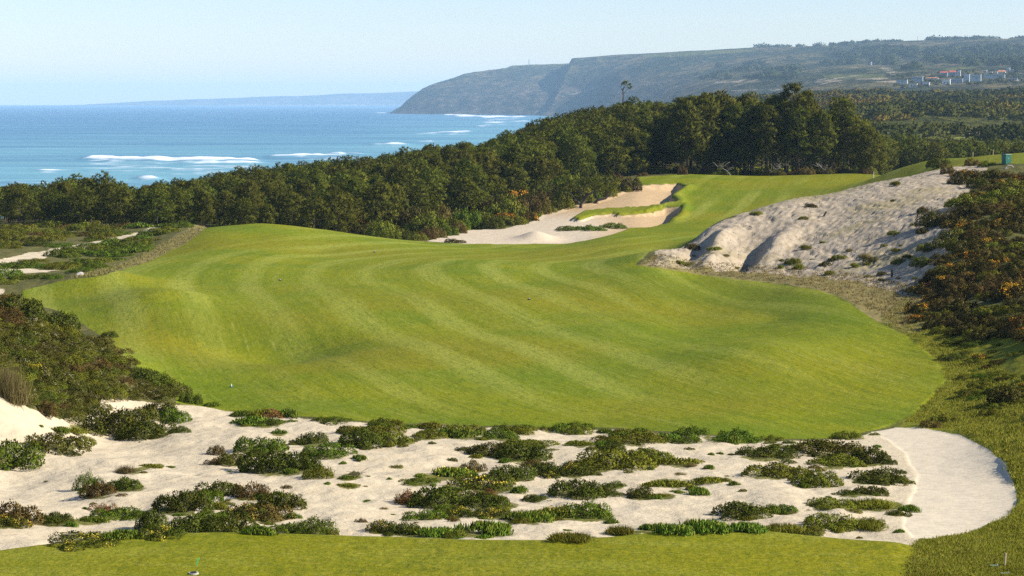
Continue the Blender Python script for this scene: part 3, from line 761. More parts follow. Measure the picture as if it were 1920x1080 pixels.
MC = [c(1650, 290, 480), c(1650, 250, 620), c(1700, 243, 650), c(1900, 252, 600), c(1650, 215, 850), c(1800, 228, 760), c(1900, 208, 900), c(1700, 190, 1200), c(1900, 186, 1250), c(1550, 176, 1500), c(1680, 172, 1650),
      c(1800, 174, 1700), c(1920, 170, 1750), c(1400, 190, 1500), (1200, 1500, -15), (1000, 1500, -42), (1000, 480, -30), (1200, 600, -15), (1400, 480, -14), (1400, 800, -11), (1700, 2400, 2), (1900, 2400, 6),
      (1500, 2400, -10), (1300, 2400, -30), (1100, 2400, -46), c(2200, 250, 600), c(2200, 185, 1250), c(2200, 168, 1750), (2200, 2400, 6)]
mt = TPS(MC)
FLD = [[(1700, 262), (1760, 256), (1830, 257), (1850, 262), (1790, 267), (1710, 266)]]
PAL = [[(1645, 247), (1690, 249), (1700, 254), (1650, 253)], [(1800, 253), (1850, 240), (1880, 242), (1840, 252)], [(1895, 213), (1925, 212), (1930, 219), (1900, 218)]]
def midz(A, B, X):
    z = mt(A, B) + 1.8 * fbm(X / 120, B / 160, 5, 3) * sstep(520, 800, B)
    py = Y0 - z / B * F
    f = np.zeros_like(z); p_ = np.zeros_like(z)
    for q in FLD: f = np.maximum(f, sstep(-1.5, 1.5, poly_sd(A, py, q, 3)))
    for q in PAL: p_ = np.maximum(p_, sstep(-1.5, 1.5, poly_sd(A, py, q, 3)))
    return z, {'field': f, 'pale': p_ * 1.5, 'cliff': f * 0, 'near': f * 0 + 1}
_, MID = hill_sheet('scrub_hills', 'rolling scrub covered hills beyond the pine grove on the right', 1000, 2300, 6, 470, 2450, midz, .012, None)

MS = [c(2250, 70, 5300), c(1920, 75, 5500), c(1800, 76, 5600), c(1700, 81, 5700), c(1600, 86, 5900), c(1500, 89, 6100), c(1400, 93, 6300), c(1300, 98, 6500), c(1150, 104, 6700), c(1060, 112, 6800),
      c(2250, 100, 4100), c(2250, 150, 2450), c(1920, 98, 4200), c(1920, 123, 3200), c(1920, 150, 2500), c(1700, 108, 4300), c(1700, 133, 3300), c(1700, 160, 2450), c(1500, 113, 4700), c(1500, 138, 3700), c(1500, 168, 2700), c(1300, 127, 5200), c(1300, 155, 4300), c(1300, 187, 3400),
      c(1150, 140, 5700), c(1150, 182, 5000), c(1060, 155, 6200), c(1060, 195, 5750), (1060, 5500, -42), (1150, 4500, -42), (1300, 2900, -42), (1900, 1900, 8), (1650, 1900, 0), (1450, 2100, -25)]
for px, d, z in [(2250, 7000, 120), (1920, 7200, 120), (1600, 7600, 110), (1300, 8000, 100), (1060, 8300, 90)]: MS.append((px, d, z))
for px in (900, 1000): MS += [(px, 6800, 130), (px, 6200, 60), (px, 5600, -42), (px, 8300, 90)]
ms = TPS(MS)
TRK = [[(1520, 150), (1600, 140), (1690, 150), (1700, 156), (1620, 152), (1540, 158)], [(1030, 180), (1120, 163), (1125, 168), (1040, 184)], [(1640, 120), (1660, 123), (1690, 140), (1670, 140)],
       [(1880, 155), (1925, 143), (1925, 148), (1890, 158)], [(1340, 152), (1420, 148), (1425, 152), (1345, 156)], [(1370, 170), (1480, 165), (1500, 170), (1380, 174)]]
FL2 = [[(1200, 102), (1300, 96), (1400, 92), (1420, 97), (1300, 104), (1210, 108)], [(1540, 140), (1660, 138), (1660, 146), (1550, 148)], [(1770, 128), (1830, 122), (1830, 128), (1775, 133)]]
def masz(A, B, X):
    z = ms(A, B)
    amp = sstep(0, 50, z + 42)
    z = z + amp * (16 * fbm(X / 330, B / 500, 9, 4) + 8 * fbm(X / 90, B / 200, 19, 3)) * sstep(2300, 3600, B) * .6 * sstep(0, 900, np.interp(A, [1000, 1060, 1300, 1600, 1920, 2300], [6750, 6800, 6500, 5900, 5500, 5300]) - B + 250)
    gl = np.abs(fbm(X / 260, B / 900, 29, 3))
    z = z - 26 * (.25 - np.minimum(gl, .25)) * sstep(1500, 1150, A) * sstep(120, 20, z)
    py = Y0 - z / B * F
    le = 1058 - (py - 112) * .42 + 5 * fbm(B / 300, z / 40, 33, 2)
    z = np.where(A < le + 16, -44 + (z + 44) * sstep(-14, 16, A - le), z)
    f = np.zeros_like(z); p_ = np.zeros_like(z)
    for q in FL2: f = np.maximum(f, .6 * sstep(-2, 3, poly_sd(A, py, q, 2)))
    for q in TRK: p_ = np.maximum(p_, sstep(-2, 2, poly_sd(A, py, q, 2)))
    return z, {'field': f, 'pale': p_, 'cliff': sstep(1450, 1150, A) * sstep(95, 30, z)}
_, MAS = hill_sheet('coastal_hills', 'long hazy coastal hills rising to the right behind the trees', 1000, 2300, 4, 1900, 8300, masz, .006, None)

def capez(A, B, X):
    sil = np.interp(A, [728, 737, 750, 762, 776, 792, 812, 832, 850, 872, 905, 950, 962, 1000, 1050, 1080, 1200], [213.5, 208, 200, 189, 177, 166, 157, 151, 146, 137, 133, 126, 123, 121.5, 119, 118, 118])
    dr = np.interp(A, [728, 800, 1000, 1200], [6750, 7150, 7450, 7600]); db = np.interp(A, [728, 830, 1000, 1200], [6640, 6250, 5850, 5600])
    zr = -(sil - Y0) / F * dr
    s = np.clip((B - db) / (dr - db), 0, 1)
    g = fbm(X / 150, B / 600, 91, 4)
    s2 = np.clip(s + .20 * g * s * (1 - s) * 4 * .6, 0, 1)
    z = -42 + (zr + 42) * np.where(s2 < .12, s2 / .12 * .20, .20 + .80 * ((s2 - .12) / .88) ** .82)
    z = np.where(B > dr, zr - (B - dr) * .04, z)
    z = z + 3.0 * fbm(X / 40, B / 120, 95, 3) * sstep(0, .15, s) * (B <= dr + 50)
    z = np.where(A < 731, -46, z)
    return z, {'field': .35 * sstep(.8, 1, s2) * (A > 940), 'pale': z * 0, 'cliff': 1 - .75 * sstep(.2, .75, s2)}
hill_sheet('headland', 'dark steep headland dropping into the sea', 724, 1110, 2.5, 5400, 8300, capez, .005, None)

def farz(A, B, X):
    sil = np.interp(A, [100, 130, 250, 400, 560, 700, 820], [198.5, 197, 191, 185, 179.5, 174, 170]) + 1.0 * fbm(A / 40, A * 0, 3, 3)
    zr = -(sil - Y0) / F * 20400
    s = sstep(19700, 20300, B)
    z = -42 + (zr + 42) * s
    z = np.where(B > 20500, zr - (B - 20500) * .05, z)
    return z, {'field': z * 0, 'pale': 1.6 * (z < -30) * (A > 430), 'cliff': z * 0 + .3}
hill_sheet('far_coast', 'low far coast fading into haze along the horizon', 100, 830, 4, 19600, 21300, farz, .002, None)

# ------------------------------------------------------------------ sea with its breakers
pys = np.concatenate([np.arange(420, 206, -.7), np.arange(206, 196.99, -.35)])
sd = EYE * F / (pys - Y0); spx = np.arange(-420, 1300, 3.5)
A, B = np.meshgrid(spx, sd); X = (A - CX) / F * B
SPY = Y0 + EYE * F / B
SZ = .35 * fbm(X / 60, B / 35, 3, 3) * sstep(9000, 2500, B)
foam = np.zeros_like(A)
# (x0, x1, row at x0, row at x1, height m, foam thickness px, strength)
WV = [(150, 495, 298, 303, 2.4, 4.5, 1.25), (330, 480, 305, 306, 1.4, 5, .9), (190, 300, 303, 305, .8, 5, .75), (500, 690, 295, 289, 2.2, 3.5, 1.05), (690, 770, 273, 271, 2.8, 3.6, 1.35), (250, 310, 334, 336, 2.2, 5.5, 1.3), (352, 386, 285, 284, .9, 1.4, .9),
      (770, 830, 267, 264, .8, 1.8, .8), (820, 905, 214.5, 217.5, 2.0, 1.6, 1.3), (845, 1000, 217, 220, 2.2, 2.0, 1.3), (690, 745, 212, 211, 1.0, .8, 1.0), (900, 990, 226, 222, 1.5, 1.6, 1.0), (880, 970, 237, 233, 1.2, 1.2, .8), (930, 1000, 243, 240, 1.0, 1.3, .7),
      (640, 700, 210, 209, .6, .5, .7), (520, 740, 297, 296, .6, 3, .62), (0, 120, 344, 346, 1.0, 4, .8), (200, 330, 322, 320, .6, 3.5, .6), (300, 520, 318, 321, .8, 4.5, .85), (60, 200, 318, 320, .6, 3, .70), (770, 900, 252, 246, 1.2, 2, 1.0), (890, 1000, 231, 227, 1.4, 2, 1.05), (560, 700, 300, 297, .8, 4, .80), (740, 850, 284, 278, .8, 3, .7)]
for x0, x1, y0, y1, hgt, th, st in WV:
    th *= 1.25
    yc = y0 + (y1 - y0) * (A - x0) / (x1 - x0) + 1.0 * fbm(A / 45, A * 0, int(x0), 2) * min(th, 3) * .5
    env = sstep(x0 - 12, x0 + 25, A) * sstep(x1 + 12, x1 - 30, A)
    e2 = env * (.85 + .4 * fbm(A / 30, A * 0 + 5, int(x1), 2))
    SZ = SZ + hgt * e2 * np.exp(-((SPY - yc) / (.55 * th)) ** 2)
    brk = .72 + .55 * fbm(X / 45, B / 22, int(x0) + 7, 4, .65)
    foam = np.maximum(foam, st * e2 * brk * np.exp(-np.abs((SPY - yc - .10 * th) / (.50 * th)) ** 2.5))
    foam = np.maximum(foam, .62 * e2 * (.6 + .8 * fbm(X / 30, B / 10, int(x0) + 9, 4, .65)) * sstep(0, .6 * th, SPY - yc) * sstep(4.2 * th, .8 * th, SPY - yc))
strk = fbm(X / 60, B / 14, 63, 4)
foam = np.maximum(foam, .70 * sstep(.0, .5, strk) * (np.exp(-((SPY - 312) / 13) ** 2) * sstep(60, 200, A) * sstep(760, 560, A)))
foam = np.maximum(foam, .50 * sstep(.15, .6, strk) * np.exp(-((SPY - 226) / 12) ** 2) * sstep(780, 900, A))
foam = np.maximum(foam, .42 * sstep(.3, .7, strk) * sstep(260, 340, SPY))
shoal = np.clip(sstep(205, 320, SPY) * .85 + sstep(600, 950, A) * sstep(203, 235, SPY) * .5, 0, 1)
v = np.stack([X, B, SZ], -1).reshape(-1, 3)
n_, m_ = A.shape; ii = np.arange(n_ * m_).reshape(n_, m_)
q = np.stack([ii[:-1, :-1], ii[:-1, 1:], ii[1:, 1:], ii[1:, :-1]], -1).reshape(-1, 4)
ff = foam.ravel()[q].mean(1) > .55
for nm, sel, lb, kd in (('sea', ~ff, 'blue green sea reaching the horizon', 'structure'), ('surf', ff, 'white breaking surf rolling towards the beach', 'stuff')):
    f = q[sel]; u, inv = np.unique(f, return_inverse=True)
    me = mesh_np(nm, v[u], [inv.reshape(-1, 4)], [M['sea']], {'foam': ('FLOAT', foam.ravel()[u]), 'shoal': ('FLOAT', shoal.ravel()[u])}, True)
    tag(link(nm, me), lb, 'water', None, kd)
# ground under and round everything
bx = [(-9000, -300, -.6), (9000, -300, -.6), (9000, 400, -.6), (-9000, 400, -.6), (9000, 22000, -.6), (-9000, 22000, -.6)]
tag(link('sea_floor', mesh_np('sea_floor', bx, [np.array([[0, 1, 2, 3], [3, 2, 4, 5]])], [M['sea']], {'foam': ('FLOAT', np.zeros(6)), 'shoal': ('FLOAT', np.zeros(6))})), 'open water around the coast', 'water', None, 'structure')

# ------------------------------------------------------------------ plant prototypes
def leafmesh(name, C, D, length, width, mat, tint, kite=True, N=None):
    """one small leaf per row: C base points, D directions"""
    n = len(C)
    rnd = RNG.normal(size=(n, 3)); S = np.cross(D, rnd); S /= np.linalg.norm(S, axis=1, keepdims=True) + 1e-9
    if N is not None:
        G = np.cross(S, D); S = S * np.where((G * N).sum(1, keepdims=True) < 0, -1, 1)
        N = unit(N + .35 * np.cross(S, D))
    L = np.asarray(length).reshape(-1, 1) * np.ones((n, 1)); W = np.asarray(width).reshape(-1, 1) * np.ones((n, 1))
    if kite:
        v = np.stack([C, C + D * L * .5 + S * W, C + D * L, C + D * L * .5 - S * W], 1).reshape(-1, 3)
        f = np.arange(4 * n).reshape(n, 4); k = 4
    else:
        v = np.stack([C - S * W, C + S * W, C + D * L], 1).reshape(-1, 3)
        f = np.arange(3 * n).reshape(n, 3); k = 3
    return mesh_np(name, v, [f], [mat], {'tint': ('FLOAT', np.repeat(tint, k))}, normals=None if N is None else np.repeat(N, k, 0))

def unit(a): return a / (np.linalg.norm(a, axis=-1, keepdims=True) + 1e-9)

def lobes(n, rx, h, nl, seed, low=.0, spread=.62):
    """points over a hummock of overlapping lobes, with outward directions; z >= 0"""
    r = np.random.default_rng(seed)
    cs = []
    for i in range(nl):
        a = 2 * math.pi * (i + r.uniform(-.3, .3)) / max(nl - 1, 1); k = 0 if i == 0 else spread * r.uniform(.7, 1.15)
        cs.append((rx * k * math.cos(a), rx * k * math.sin(a), rx * (.52 if i == 0 else r.uniform(.32, .52)), h * (1 if i == 0 else r.uniform(.5, .95))))
    cs = np.array(cs)
    w = cs[:, 2] ** 2; w /= w.sum()
    k = r.choice(nl, n * 2, p=w)
    dirs = unit(r.normal(size=(n * 2, 3))); dirs[:, 2] = np.abs(dirs[:, 2]) * 1.0 - low
    sk = r.uniform(size=n * 2) < .28; dirs[sk, 2] *= .22
    dirs = unit(dirs)
    rad = 1 - np.abs(r.normal(0, .13, (n * 2, 1)))
    rad *= 1 + .16 * np.sin(dirs[:, :1] * 9 + k[:, None]) * np.cos(dirs[:, 1:2] * 8 + k[:, None] * 2)
    pts = np.stack([cs[k, 0], cs[k, 1], 0 * k], 1) + dirs * rad * np.stack([cs[k, 2], cs[k, 2], cs[k, 3]], 1)
    # drop points well inside another lobe
    keep = pts[:, 2] > -.02
    for c0 in cs:
        q_ = ((pts[:, 0] - c0[0]) / c0[2]) ** 2 + ((pts[:, 1] - c0[1]) / c0[2]) ** 2 + (pts[:, 2] / c0[3]) ** 2
        keep &= q_ > .55
    pts, dirs = pts[keep][:n], dirs[keep][:n]
    return pts, dirs, cs

def stems_mesh(cs, n, seed, mat, thick=.012):
    r = random.Random(seed); mb = MB()
    for i in range(n):
        c0 = cs[r.randrange(len(cs))]
        a = r.uniform(0, 6.28); b = r.uniform(.3, .95)
        e = (c0[0] + c0[2] * b * math.cos(a), c0[1] + c0[2] * b * math.sin(a), c0[3] * math.sqrt(max(0, 1 - b * b)) * 1.02)
        m_ = (e[0] * .45, e[1] * .45, e[2] * .6)
        mb.tube([(e[0] * .12, e[1] * .12, -.05), m_, e], [thick, thick * .8, thick * .4], 3)
    return mb.mesh('stems', mat)

PROTO = {}
def shrub_proto(key, name, mat, rx=1.0, h=.55, nl=6, n=2400, leaf=.075, seed=1, flowers=None, nfl=0, fsize=.05, low=.05, up=.25, spread=.78, wid=.36):
    pts, dirs, cs = lobes(n, rx, h, nl, seed, low, spread)
    r = np.random.default_rng(seed + 5)
    D = unit(.40 * dirs + r.normal(0, .70, dirs.shape) + np.array([0, 0, up]))
    tint = np.clip(r.uniform(0, .85, len(pts)) + .25 * (r.uniform(size=len(pts)) < .06), 0, 1)
    parts = [('foliage', leafmesh('foliage', pts, D, leaf * r.uniform(.7, 1.35, len(pts)), leaf * wid, M[mat], tint, N=unit(dirs + r.normal(0, .25, dirs.shape)))), ('stems', stems_mesh(cs, 14, seed, M['twig']))]
    if flowers:
        hi = np.nonzero(dirs[:, 2] > .1)[0]
        # flowers gather in a few sprays
        ctr = pts[r.choice(hi, 7)]
        dd = np.min(np.linalg.norm(pts[hi][:, None] - ctr[None], axis=2), 1) + r.uniform(0, .35, len(hi)) * rx
        s = hi[np.argsort(dd)[:nfl]]
        Fp = pts[s] + dirs[s] * leaf * .5
        Df = unit(np.cross(dirs[s], r.normal(size=(len(s), 3))) + .4 * dirs[s])
        parts.append(('flowers', leafmesh('flowers', Fp, Df, fsize * r.uniform(.7, 1.3, len(s)), fsize * .45, M[flowers], r.uniform(0, 1, len(s)))))
    PROTO.setdefault(key, []).append((name, parts, rx, h))

def blade_proto(key, name, mat, rx=1.0, ry=.8, hh=.18, n=1400, seed=1, lean=.35, wid=.018, dome=.25, clumps=9, flowers=None, nfl=0):
    r = np.random.default_rng(seed)
    cc = r.uniform(-1, 1, (clumps, 2)) * np.array([rx * .7, ry * .7]); cc[0] = 0
    k = r.integers(0, clumps, n); p2 = cc[k] + r.normal(0, .19, (n, 2)) * np.array([rx, ry])
    rr = np.hypot(p2[:, 0] / rx, p2[:, 1] / ry); ok = rr < 1.05; p2, rr = p2[ok], rr[ok]
    zz = dome * np.sqrt(np.clip(1 - rr ** 2, 0, 1)) * r.uniform(.3, 1.0, len(rr))
    C = np.stack([p2[:, 0], p2[:, 1], zz - .02], 1)
    D = unit(np.stack([p2[:, 0] / rx * lean, p2[:, 1] / ry * lean, np.ones(len(p2))], 1) + r.normal(0, lean, (len(p2), 3)))
    parts = [('foliage', leafmesh('foliage', C, D, hh * r.uniform(.6, 1.3, len(C)), wid, M[mat], r.uniform(0, 1, len(C)), kite=(wid > .012), N=unit(np.stack([p2[:, 0] / rx * .6, p2[:, 1] / ry * .6, np.full(len(p2), .8)], 1) + r.normal(0, .4, (len(p2), 3)))))]
    if flowers:
        s = r.choice(len(C), nfl, replace=False)
        Fp = C[s] + D[s] * hh * .9
        parts.append(('flowers', leafmesh('flowers', Fp, unit(r.normal(size=(nfl, 3))), .06, .028, M[flowers], r.uniform(0, 1, nfl))))
    PROTO.setdefault(key, []).append((name, parts, rx, hh + dome))

for s in range(4):
    shrub_proto('green', 'dune_shrub', 'green', 1, .58, 6 + s, 4600, .066, 10 + s)
    shrub_proto('dark', 'dune_shrub', 'dark', 1, .56, 7 + s, 4800, .064, 20 + s)
    shrub_proto('rock', 'rockrose_shrub', 'rock', 1, .55, 7 + s, 4400, .064, 30 + s, 'white_petal', 170, .048)
    shrub_proto('heath', 'heath_shrub', 'heath', 1, .70, 7 + s, 4000, .08, 40 + s, up=.5, low=.1)
    shrub_proto('gorse', 'gorse_bush', 'heath', 1, .72, 7 + s, 3800, .08, 50 + s, 'orange', 420, .085, up=.5)
    shrub_proto('olive', 'olive_shrub', 'olive', 1, .55, 7 + s, 4400, .066, 60 + s, up=.4)
for s in range(2):
    shrub_proto('brown', 'withered_shrub', 'brown', 1, .58, 6 + s, 3400, .066, 70 + s, up=.5)
    shrub_proto('red', 'withered_shrub', 'red', 1, .55, 6 + s, 3000, .064, 75 + s, up=.5)
    shrub_proto('flowery', 'dune_shrub', 'dark', 1, .52, 8 + s, 4600, .064, 80 + s, 'gold', 330, .055)
    shrub_proto('yellowbush', 'gorse_bush', 'olive', 1, .62, 7 + s, 2200, .08, 85 + s, 'gold', 620, .08)
    shrub_proto('leggy', 'dune_shrub', 'green', 1, .85, 9 + s, 3600, .07, 90 + s, up=.6, spread=.8)
for s in range(3):
    blade_proto('succ', 'ice_plant', 'succ', 1, .75, .17, 1700, 100 + s, .32, .022, .22, 11)
    blade_proto('mat', 'mat_plant', 'yellow', 1, .8, .09, 1300, 110 + s, .6, .022, .16, 9)
    blade_proto('gmat', 'mat_plant', 'succ', 1, .8, .09, 1200, 120 + s, .6, .024, .14, 9)
    blade_proto('straw', 'grass_tussock', 'straw', 1, .9, .75, 1300, 130 + s, .38, .010, .15, 6)
    blade_proto('grassy', 'grass_tussock', 'yellow', 1, .8, .30, 1300, 140 + s, .4, .013, .2, 8)
blade_proto('succf', 'ice_plant', 'succ', 1, .75, .17, 1700, 150, .32, .022, .25, 11, 'gold', 150)
blade_proto('succf', 'ice_plant', 'succ', 1, .75, .17, 1700, 151, .32, .022, .25, 12, 'gold', 150)
# a bare twiggy plant
for s in range(2):
    mb = MB(); rr_ = random.Random(s + 3)
    for i in range(26):
        a = rr_.uniform(0, 6.28); l = rr_.uniform(.5, 1)
        mb.tube([(0, 0, 0), (.4 * l * math.cos(a), .4 * l * math.sin(a), .35 * l), (l * math.cos(a + .3), l * math.sin(a + .3), rr_.uniform(.35, .75) * l)], [.018, .012, .006], 3)
    PROTO.setdefault('twiggy', []).append(('dead_shrub', [('stems', mb.mesh('stems', M['twig']))], 1, .7))

def plant(key, loc, w, h=None, label=None, cat='shrub', group=None, seed=None, name=None, rz=None, yk=1.0):
    """w: width in metres, h: height in metres"""
    r = random.Random(seed if seed is not None else int(loc[0] * 1000) ^ int(loc[1] * 77))
    nm, parts, rx, ph_ = r.choice(PROTO[key])
    sx = w / (2 * rx); sz = (h / ph_) if h else sx
    root = empty(name or nm, (loc[0], loc[1], loc[2] - .03), r.uniform(0, 6.28) if rz is None else rz, (sx, sx * yk, sz))
    for pn, me in parts:
        o = link(pn, me, root)
        if pn == 'flowers': o['kind'] = 'stuff'
    return tag(root, label, cat, group)

# ---- pines
def pine_proto(kind, seed):
    r = random.Random(seed); rn = np.random.default_rng(seed)
    mb = MB(); cl_ = []
    if kind == 'dense': H, base, n, Rm = 6.0, .14, 19, 2.0
    elif kind == 'mid': H, base, n, Rm = 8.0, .16, 26, 1.9
    elif kind == 'tall': H, base, n, Rm = 12.5, .30, 34, 2.5
    else: H, base, n, Rm = 12.5, .66, 13, 2.0
    lean = (r.uniform(-.05, .05) * H, r.uniform(-.05, .05) * H)
    tr = [(0, 0, -.3)]
    for i in range(1, 7):
        t_ = i / 6
        tr.append((lean[0] * t_ ** 1.5 + r.uniform(-.12, .12), lean[1] * t_ ** 1.5 + r.uniform(-.12, .12), H * .97 * t_))
    r0 = .012 * H + .02
    mb.tube(tr, [r0 * (1 - .85 * i / 6) for i in range(7)], 6)
    def trunk_at(t_):
        x = t_ * 6; i = min(int(x), 5); f = x - i
        return tuple(tr[i][k] * (1 - f) + tr[i + 1][k] * f for k in range(3))
    for i in range(n):
        u = (i + .5) / n
        t_ = base + (1 - base) * u ** .85
        prof = (math.sin(math.pi * min(1, .18 + .82 * u)) ** .7 * .85 + .25) * (1 if kind != 'sparse' else 1.1)
        a = i * 2.4 + r.uniform(-.5, .5); rad = Rm * prof * r.uniform(.45, 1.05)
        if u > .93: rad *= .25
        p0 = trunk_at(max(.05, t_ - .06)); cpt = (p0[0] + rad * math.cos(a), p0[1] + rad * math.sin(a), t_ * H + r.uniform(-.2, .25))
        mid = tuple((p0[k] + cpt[k]) / 2 + (-.12 if k == 2 else 0) for k in range(3))
        mb.tube([p0, mid, cpt], [r0 * .35, r0 * .22, .02], 3)
        cl_.append((cpt[0], cpt[1], cpt[2], r.uniform(.60, 1.05) * (1.08 if kind == 'dense' else 1.0)))
    if kind in ('tall', 'sparse', 'mid'):          # dead lower limbs
        for i in range(9 if kind != 'mid' else 4):
            t_ = r.uniform(.12, base); a = r.uniform(0, 6.28); l = r.uniform(.6, 1.9); p0 = trunk_at(t_)
            mb.tube([p0, (p0[0] + l * math.cos(a), p0[1] + l * math.sin(a), p0[2] + r.uniform(-.1, .5))], [.04, .012], 3)
    C = []; D = []; T = []; NN = []
    for (x, y, z, rc) in cl_:
        nt = 44
        d = unit(rn.normal(size=(nt, 3)) + np.array([0, 0, .25])); tp = np.array([x, y, z]) + d * np.array([rc, rc, rc * .62]) * rn.uniform(.5, 1.22, (nt, 1))
        hz_ = unit(np.array([[x - lean[0] * .4, y - lean[1] * .4, .6]]))
        NN.append(np.repeat(unit(d + .35 * hz_ + rn.normal(0, .45, d.shape)), 9, 0))
        d2 = np.repeat(d, 9, 0); C.append(np.repeat(tp, 9, 0)); D.append(unit(d2 * .55 + rn.normal(0, .55, d2.shape) + np.array([0, 0, .60])))
        T.append(np.clip(np.repeat(rn.uniform(0, .8, nt), 9) + rn.uniform(-.15, .25, nt * 9), 0, 1))
    C = np.concatenate(C); D = np.concatenate(D); T = np.concatenate(T)
    crown = leafmesh('crown', C, D, (.36 if kind == 'dense' else .44) * rn.uniform(.7, 1.3, len(C)), .05, M['pine' if seed % 2 else 'pine2'], T, kite=False, N=unit(np.concatenate(NN) + rn.normal(0, .25, C.shape)))
    return (mb.mesh('trunk', M['bark'], True), crown, H)
PINES = {k: [pine_proto(k, 200 + 17 * j + i) for i in range(6 if k != 'sparse' else 2)] for j, k in enumerate(('dense', 'mid', 'tall', 'sparse'))}

def pine(kind, loc, h, label, group, name='pine_tree', i=None, wide=1.0):
    tm, cm, H = random.choice(PINES[kind]) if i is None else PINES[kind][i]
    s = h / H
    root = empty(name, (loc[0], loc[1], loc[2]), random.uniform(0, 6.28), (s * wide, s * wide, s))
    link('trunk', tm, root); link('crown', cm, root)
    return tag(root, label, 'tree', group)

# ---- the pine wood: positions first
def front_d(px): return float(np.interp(px, [-300, 0, 200, 300, 400, 500, 600, 700, 800, 900, 950, 1000, 1060, 1120, 1160, 1250, 1640], [245, 238, 232, 232, 231, 233, 230, 238, 250, 264, 274, 282, 292, 300, 304, 307, 305]))
cand = []
rr_ = random.Random(5)
cells = {}
def far_enough(x, y, s):
    gx, gy = int(x // 4), int(y // 4)
    for i in range(gx - 1, gx + 2):
        for j in range(gy - 1, gy + 2):
            for (a, b) in cells.get((i, j), ()):
                if (a - x) ** 2 + (b - y) ** 2 < s * s: return False
    cells.setdefault((gx, gy), []).append((x, y)); return True
for _ in range(26000):
    d = rr_.uniform(226, 540) ; x = rr_.uniform(-190, 130)
    px = x / d * F + CX
    if px < -240 or px > 2060: continue
    if px < 1650:
        if d < front_d(px) or d > 440: continue
    else:
        if d < 372 or d > 535: continue
    grove = 1235 < px < 1648 and d < 352
    if not far_enough(x, d, 3.0 if grove else 3.1): continue
    u = rr_.random()
    if grove: h = .95 * float(np.interp(px, [1235, 1290, 1340, 1480, 1560, 1600, 1648], [8.5, 11.6, 12.4, 12.0, 11.0, 9.6, 7.0])) * (.80 + .26 * u); kd = 'mid' if px < 1420 and rr_.random() < .75 else 'tall' if h > 8.4 else 'mid'
    elif px >= 1650: h = 5.2 + 2.2 * u; kd = 'dense'
    else:
        h = float(np.interp(px, [0, 600, 900, 1100, 1250, 1420], [5.4, 5.6, 6.0, 6.4, 7.5, 8.0])) * (.74 + .40 * u); kd = 'dense' if rr_.random() < .75 else 'mid'
        if px > 1235: h = min(h, 8.2); h *= .9
        if d < front_d(px) + 5: h *= .85
        # keep the treetops under the photographed skyline
        sky_y = float(np.interp(px, [-240, 0, 100, 180, 240, 300, 400, 500, 600, 700, 800, 900, 960, 1000, 1050, 1100, 1200, 1300, 1420], [355, 348, 339, 326, 350, 343, 325, 306, 302, 292, 273, 266, 247, 229, 214, 204, 189, 182, 182]))
        zt = -(sky_y - Y0) / F * d; hm = zt - gz(px, d) - .75 + rr_.uniform(-1.3, .45)
        if h > hm:
            h = hm
            if h < 2.6: continue
    cand.append((px, d, h, kd))
# which trees show largest: paint them far to near on a coarse screen
cand.sort(key=lambda t: -t[1])
scr = np.full((140, 560), -1, int)
for i, (px, d, h, kd) in enumerate(cand):
    z = gz(px, d); y1 = Y0 - z / d * F; y0_ = Y0 - (z + h) / d * F; w = .36 * h if kd == 'dense' else .24 * h
    a0, a1 = int((px - w / d * F) / 4), int((px + w / d * F) / 4) + 1; b0, b1 = int((y0_ - 100) / 3), int((y0_ + (y1 - y0_) * .9 - 100) / 3) + 1
    scr[max(b0, 0):max(b1, 0), max(a0, 0):max(a1, 0)] = i
# the ground in front hides feet
cnt = np.bincount(scr[scr >= 0], minlength=len(cand))
for i, t in enumerate(cand):
    if t[0] < -30 or t[0] > 1950: cnt[i] = 0
order = np.argsort(-cnt)
top = set(int(i) for i in order[:296] if cnt[i] > 0)
def pine_label(px, d, h, kd):
    rel = d - front_d(px)
    size = ('short' if h < 5.0 else 'middling' if h < 6.6 else 'tall') if kd != 'tall' else ('slighter' if h < 10.5 else 'mighty')
    if px >= 1650: w = 'left' if px < 1720 else 'middle' if px < 1800 else 'right'; return f'{size} dark pine of the hollow beyond the green, at its {w}', 'pines in the hollow beyond the green'
    if px > 1235 and d < 352:
        w = 'at its left end' if px < 1310 else 'left of its middle' if px < 1400 else 'behind the dead branches' if px < 1500 else 'right of the tallest pine' if px < 1580 else 'at its right end'
        rw = 'front trunk of' if rel < 10 else 'pine deep inside' if rel < 28 else 'rearmost pine of'
        return f'{size} {rw} the grove behind the green, {w}', 'tall pines of the grove behind the green'
    row = 'front row' if rel < 12 else 'middle rows' if rel < 60 else 'rear rows'
    if px > 1000:
        w = 'below the cape' if px < 1080 else 'left of the lone bent pine' if px < 1160 else 'under the lone bent pine' if px < 1235 else 'behind the tall grove'
        return f'{size} pine, {row} of the wooded hill, {w}', 'pines on the wooded hill'
    if px > 640:
        w = 'over the low back edge of the fairway' if px < 760 else 'over the front bunker sand' if px < 880 else 'over the orange flowering bush' if px < 950 else 'left of the gnarled pines'
        return f'{size} pine, {row} of the wood, {w}', 'pines above the bunkers'
    w = 'at the left edge' if px < 110 else 'under the long breaker' if px < 260 else 'left of the fairway hump' if px < 430 else 'left of the hump crest' if px < 490 else 'behind the hump crest' if px < 560 else 'right of the hump crest'
    return f'{size} pine, {row} of the seaside belt, {w}', 'pines of the belt along the sea'
